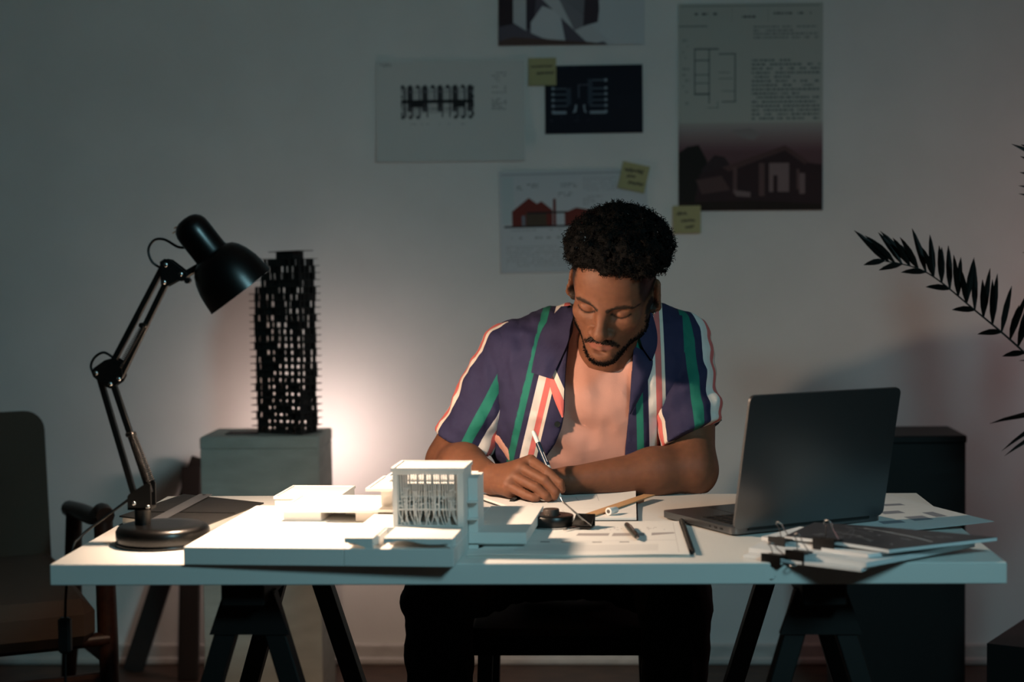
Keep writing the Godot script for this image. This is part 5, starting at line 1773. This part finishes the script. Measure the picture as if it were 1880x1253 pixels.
	for q in [Vector2(-0.083, 0.874)]:
		mb = MB.new()
		mb.lathe([Vector2(0, 0), Vector2(0.0055, 0), Vector2(0.006, 0.001), Vector2(0.0055, 0.0022), Vector2(0.004, 0.0018), Vector2(0, 0.0018)], Transform3D(Basis(Vector3.RIGHT, PI / 2), Vector3(q.x, q.y, front(q) + 0.001)), 16)
		obj("button", mb, mats.button, shirt)
	# trousers
	f = Field.new(Vector3(-0.45, 0.0, -3.9), Vector3(0.3, 0.72, -3.1), 0.0095)
	f.cap(Vector3(-0.15, 0.585, -3.73), Vector3(0.03, 0.585, -3.73), 0.118, 0.118, 0.05)
	for q in [[-0.13, -0.322, -0.322], [0.0, 0.15, 0.142]]:
		f.cap(Vector3(q[0], 0.575, -3.72), Vector3(q[1], 0.535, -3.41), 0.088, 0.07, 0.05)
		f.cap(Vector3(q[1], 0.525, -3.4), Vector3(q[2], 0.07, -3.43), 0.068, 0.062, 0.03)
	f.tweak(func(p: Vector3, v: float) -> float: return maxf(v + folds(p, 2.0), maxf(0.05 - p.y, p.y - 0.66)), 0.04)
	put("trousers", net_mesh([f.net()]), mats.trousers, who)
	for q in [-0.322, 0.142]:
		f = Field.new(Vector3(q - 0.08, 0.0, -3.55), Vector3(q + 0.08, 0.12, -3.2), 0.006)
		f.chain([Vector3(q, 0.045, -3.46), Vector3(q, 0.042, -3.36), Vector3(q, 0.034, -3.27)], [0.042, 0.046, 0.034], 0.02)
		f.tweak(func(p: Vector3, v: float) -> float: return maxf(v, 0.004 - p.y), 0.03)
		put("shoe", net_mesh([f.net()]), mats.trousers, who)
	# stool
	var st := thing("stool", "plain black stool under the seated person", "stool", Vector3(-0.07, 0, -3.64))
	mb = MB.new()
	mb.bx(Vector3(0, 0.43, 0), Vector3(0.4, 0.055, 0.38), 0.012)
	obj("seat", mb, mats.black_cloth, st)
	for sx in [-1.0, 1.0]:
		for sz in [-1.0, 1.0]:
			mb = MB.new()
			mb.bar(Vector3(sx * 0.165, 0.405, sz * 0.15), Vector3(sx * 0.18, 0.0, sz * 0.17), 0.03, 0.03, 0.002)
			obj("leg", mb, mats.black_box, st)

# ---------------------------------------------------------------- scene
const DESK_LAMP := 1.04
const WALL_LAMP := 0.085
const FILL := 3.6
const SIDE_LAMP := 0.09

func _ready() -> void:
	var cam := Camera3D.new()
	cam.name = "camera"
	var at := CameraAttributesPhysical.new()
	at.frustum_focal_length = 60.785
	at.frustum_focus_distance = 3.35
	at.frustum_near = 0.05
	at.frustum_far = 60.0
	at.exposure_aperture = 2.8
	cam.attributes = at
	cam.fov = rad_to_deg(2.0 * atan(626.5 / 3173.43))
	add_child(cam)
	var yaw := 0.0498
	var pitch := 0.0537145
	var roll := 0.0114944
	var fw := Vector3(-sin(yaw) * cos(pitch), -sin(pitch), -cos(yaw) * cos(pitch))
	var rt := Vector3(cos(yaw), 0, -sin(yaw))
	var up := rt.cross(fw)
	cam.transform = Transform3D(Basis(rt * cos(roll) - up * sin(roll), rt * sin(roll) + up * cos(roll), -fw), Vector3(0, 1.22805, 0))
	cam.current = true

	var env := Environment.new()
	env.background_mode = Environment.BG_COLOR
	env.background_color = Color(0, 0, 0)
	env.tonemap_mode = Environment.TONE_MAPPER_LINEAR
	env.tonemap_exposure = 1.0
	env.sdfgi_enabled = true; env.ssao_enabled = true; env.ssil_enabled = true
	var we := WorldEnvironment.new()
	we.name = "environment"
	we.environment = env
	add_child(we)

	make_materials()
	# cool studio softbox, up and to the side in front of the desk
	var sb := thing("softbox_lamp", "square studio softbox lamp on the camera side of the room", "lamp", Vector3(1.3, 2.45, -0.3))
	sb.look_at_from_position(Vector3(1.3, 2.45, -0.3), Vector3(-0.15, 0.85, -3.1))
	var b := MB.new()
	b.bx(Vector3(0, 0, 0.03), Vector3(0.6, 0.6, 0.05), 0.01)
	obj("housing", b, mats.black_box, sb)
	for k in 4:
		b = MB.new()
		b.box(Transform3D(Basis(Vector3(0, 0, 1), k * PI / 2)) * Transform3D(Basis(), Vector3(0.295, 0, -0.2)), Vector3(0.008, 0.6, 0.45))
		obj("hood_flap", b, mats.black_box, sb)
	b = MB.new()
	b.bx(Vector3(0, 0, 0.003), Vector3(0.56, 0.56, 0.003))
	obj("light_panel", b, mats.softbox, sb)
	var al := AreaLight3D.new()
	al.name = "softbox_light"
	al.area_size = Vector2(0.55, 0.55)
	al.light_color = Color(0.68, 0.93, 0.98)
	al.light_energy = FILL
	al.shadow_enabled = true
	al.position = Vector3(0, 0, -0.004)
	sb.add_child(al)

	build_room()
	build_side_lamp()
	build_plinths()
	build_spare_trestle()
	build_desk()
	build_armchair()
	wall_prints()
	build_wall_lamp()
	build_desk_lamp()
	build_tower()
	build_model()
	build_desk_things()
	build_laptop()
	build_stack()
	build_palm()
	build_person()
	build_pencil()

func fabric(m: StandardMaterial3D, scale: float, strength: float) -> void:
	m.normal_enabled = true
	m.normal_texture = noise_tex(0.12, 3, null, 256, 3, 4.0)
	m.normal_scale = strength
	m.uv1_triplanar = true
	m.uv1_scale = Vector3.ONE * scale

func grain(m: StandardMaterial3D, a: Color, b: Color, freq: float, scale: Vector3, seed_: int) -> void:
	m.albedo_color = Color.WHITE
	m.albedo_texture = noise_tex(freq, seed_, ramp2(a, b), 512, 5)
	m.uv1_triplanar = true
	m.uv1_scale = scale

func make_materials() -> void:
	var m := mat("wall", Color(0.8, 0.8, 0.79), 0.9)
	grain(m, Color(0.85, 0.845, 0.83), Color(0.885, 0.88, 0.865), 0.01, Vector3.ONE * 0.6, 1)
	m = mat("trim", Color(0.76, 0.75, 0.73), 0.6)
	grain(m, Color(0.68, 0.66, 0.64), Color(0.8, 0.79, 0.77), 0.02, Vector3(1, 3, 3), 7)
	m = mat("floor", Color.WHITE, 0.55)
	grain(m, Color(0.17, 0.115, 0.085), Color(0.36, 0.26, 0.2), 0.02, Vector3(0.8, 2.5, 4.0), 2)
	m = mat("desk", Color(0.86, 0.86, 0.845), 0.42)
	mat("trestle", Color(0.035, 0.035, 0.036), 0.5)
	mat("brown", Color(0.1, 0.07, 0.06), 0.7)
	m = mat("brown_wood", Color.WHITE, 0.4)
	grain(m, Color(0.15, 0.085, 0.06), Color(0.27, 0.15, 0.1), 0.03, Vector3(3, 3, 12), 9)
	m = mat("plinth", Color.WHITE, 0.75)
	grain(m, Color(0.69, 0.69, 0.65), Color(0.77, 0.77, 0.73), 0.015, Vector3(1.0, 3.0, 1.0), 6)
	mat("black_cloth", Color(0.012, 0.012, 0.013), 0.95)
	mat("black_box", Color(0.03, 0.029, 0.03), 0.6)
	mat("black_metal", Color(0.03, 0.03, 0.03), 0.4, 0.3)
	mat("black_plastic", Color(0.03, 0.03, 0.032), 0.45)
	mat("lamp_black", Color(0.02, 0.02, 0.021), 0.38)
	mat("lamp_gloss", Color(0.018, 0.018, 0.019), 0.3)
	mat("lining", Color(0.85, 0.84, 0.82), 0.5)
	mat("brass", Color(0.75, 0.6, 0.45), 0.35, 0.8)
	mat("steel", Color(0.78, 0.78, 0.78), 0.25, 1.0)
	mat("cable", Color(0.02, 0.02, 0.022), 0.45)
	mat("white_plastic", Color(0.86, 0.86, 0.85), 0.4)
	mat("pale_plastic", Color(0.75, 0.8, 0.8), 0.35)
	mat("navy_plastic", Color(0.07, 0.16, 0.24), 0.35)
	m = mat("upholstery", Color.WHITE, 0.95)
	grain(m, Color(0.28, 0.225, 0.185), Color(0.37, 0.305, 0.255), 0.2, Vector3.ONE * 6.0, 12)
	mat("tower", Color(0.095, 0.088, 0.078), 0.75)
	mat("palm", Color(0.045, 0.06, 0.04), 0.5)
	mat("palm_stem", Color(0.06, 0.055, 0.035), 0.6)
	mat("card", Color(0.86, 0.855, 0.84), 0.7)
	mat("card_cool", Color(0.84, 0.85, 0.855), 0.7)
	mat("clip_black", Color(0.025, 0.025, 0.027), 0.35)
	mat("laptop", Color(0.45, 0.45, 0.455), 0.36, 0.92)
	mat("laptop_pad", Color(0.26, 0.265, 0.275), 0.3, 0.8)
	mat("key", Color(0.03, 0.03, 0.032), 0.5)
	mat("screen_off", Color(0.015, 0.015, 0.018), 0.12)
	mat("black_cover", Color(0.06, 0.055, 0.05), 0.55)
	mat("page", Color(0.87, 0.86, 0.83), 0.8)
	mat("ruler_metal", Color(0.45, 0.45, 0.46), 0.42, 0.7)
	m = mat("ruler_wood", Color.WHITE, 0.55)
	grain(m, Color(0.72, 0.55, 0.38), Color(0.8, 0.64, 0.47), 0.05, Vector3.ONE * 8.0, 15)
	mat("grey_rubber", Color(0.3, 0.29, 0.28), 0.8)
	mat("tape_black", Color(0.03, 0.028, 0.027), 0.35)
	mat("core_brown", Color(0.2, 0.15, 0.12), 0.6)
	mat("dark_green", Color(0.05, 0.1, 0.08), 0.35)
	# person
	m = mat("skin", Color.WHITE, 0.58)
	m.metallic_specular = 0.35
	m.vertex_color_use_as_albedo = true
	m.subsurf_scatter_enabled = true
	m.subsurf_scatter_strength = 0.06
	m.normal_enabled = true
	m.normal_texture = noise_tex(0.25, 41, null, 256, 3, 3.0)
	m.normal_scale = 0.12
	m.uv1_triplanar = true
	m.uv1_scale = Vector3.ONE * 14.0
	mat("hair", Color(0.028, 0.024, 0.021), 0.85)
	mats.hair.metallic_specular = 0.25
	m = mat("tshirt", Color(0.77, 0.57, 0.51), 0.9)
	fabric(m, 18.0, 0.25)
	m = mat("shirt", Color.WHITE, 0.85)
	m.albedo_texture = stripe_texture()
	mat("trousers", Color(0.022, 0.022, 0.024), 0.9)
	mat("button", Color(0.07, 0.1, 0.09), 0.3)
	# lights
	m = mat("bulb_desk", Color(1, 0.95, 0.88), 0.4)
	m.emission_enabled = true; m.emission = Color(1.0, 0.82, 0.62); m.emission_energy_multiplier = 6.0
	m = mat("bulb_wall", Color(1, 0.95, 0.9), 0.4)
	m.emission_enabled = true; m.emission = Color(1.0, 0.84, 0.78); m.emission_energy_multiplier = 4.0
	m = mat("globe", Color(1, 0.85, 0.85), 0.4)
	m.emission_enabled = true; m.emission = Color(1.0, 0.7, 0.7); m.emission_energy_multiplier = 1.5
	m = mat("softbox", Color(0.9, 0.95, 1.0), 0.6)
	m.emission_enabled = true; m.emission = Color(0.68, 0.93, 0.98); m.emission_energy_multiplier = 1.0

func stripe_texture() -> ImageTexture:
	var im := Image.create(512, 16, false, Image.FORMAT_RGB8)
	var navy := Color(0.12, 0.112, 0.245)
	im.fill(navy)
	var rng := RandomNumberGenerator.new()
	rng.seed = 3
	var bands := [[0.0, 0.14, Color(0.03, 0.4, 0.34)], [0.25, 0.41, Color(0.86, 0.83, 0.8)], [0.41, 0.53, Color(0.83, 0.42, 0.4)], [0.53, 0.6, Color(0.86, 0.81, 0.75)]]
	for q in bands: im.fill_rect(Rect2i(int(q[0] * 512), 0, int((q[1] - q[0]) * 512), 16), q[2])
	im.generate_mipmaps()
	return ImageTexture.create_from_image(im)
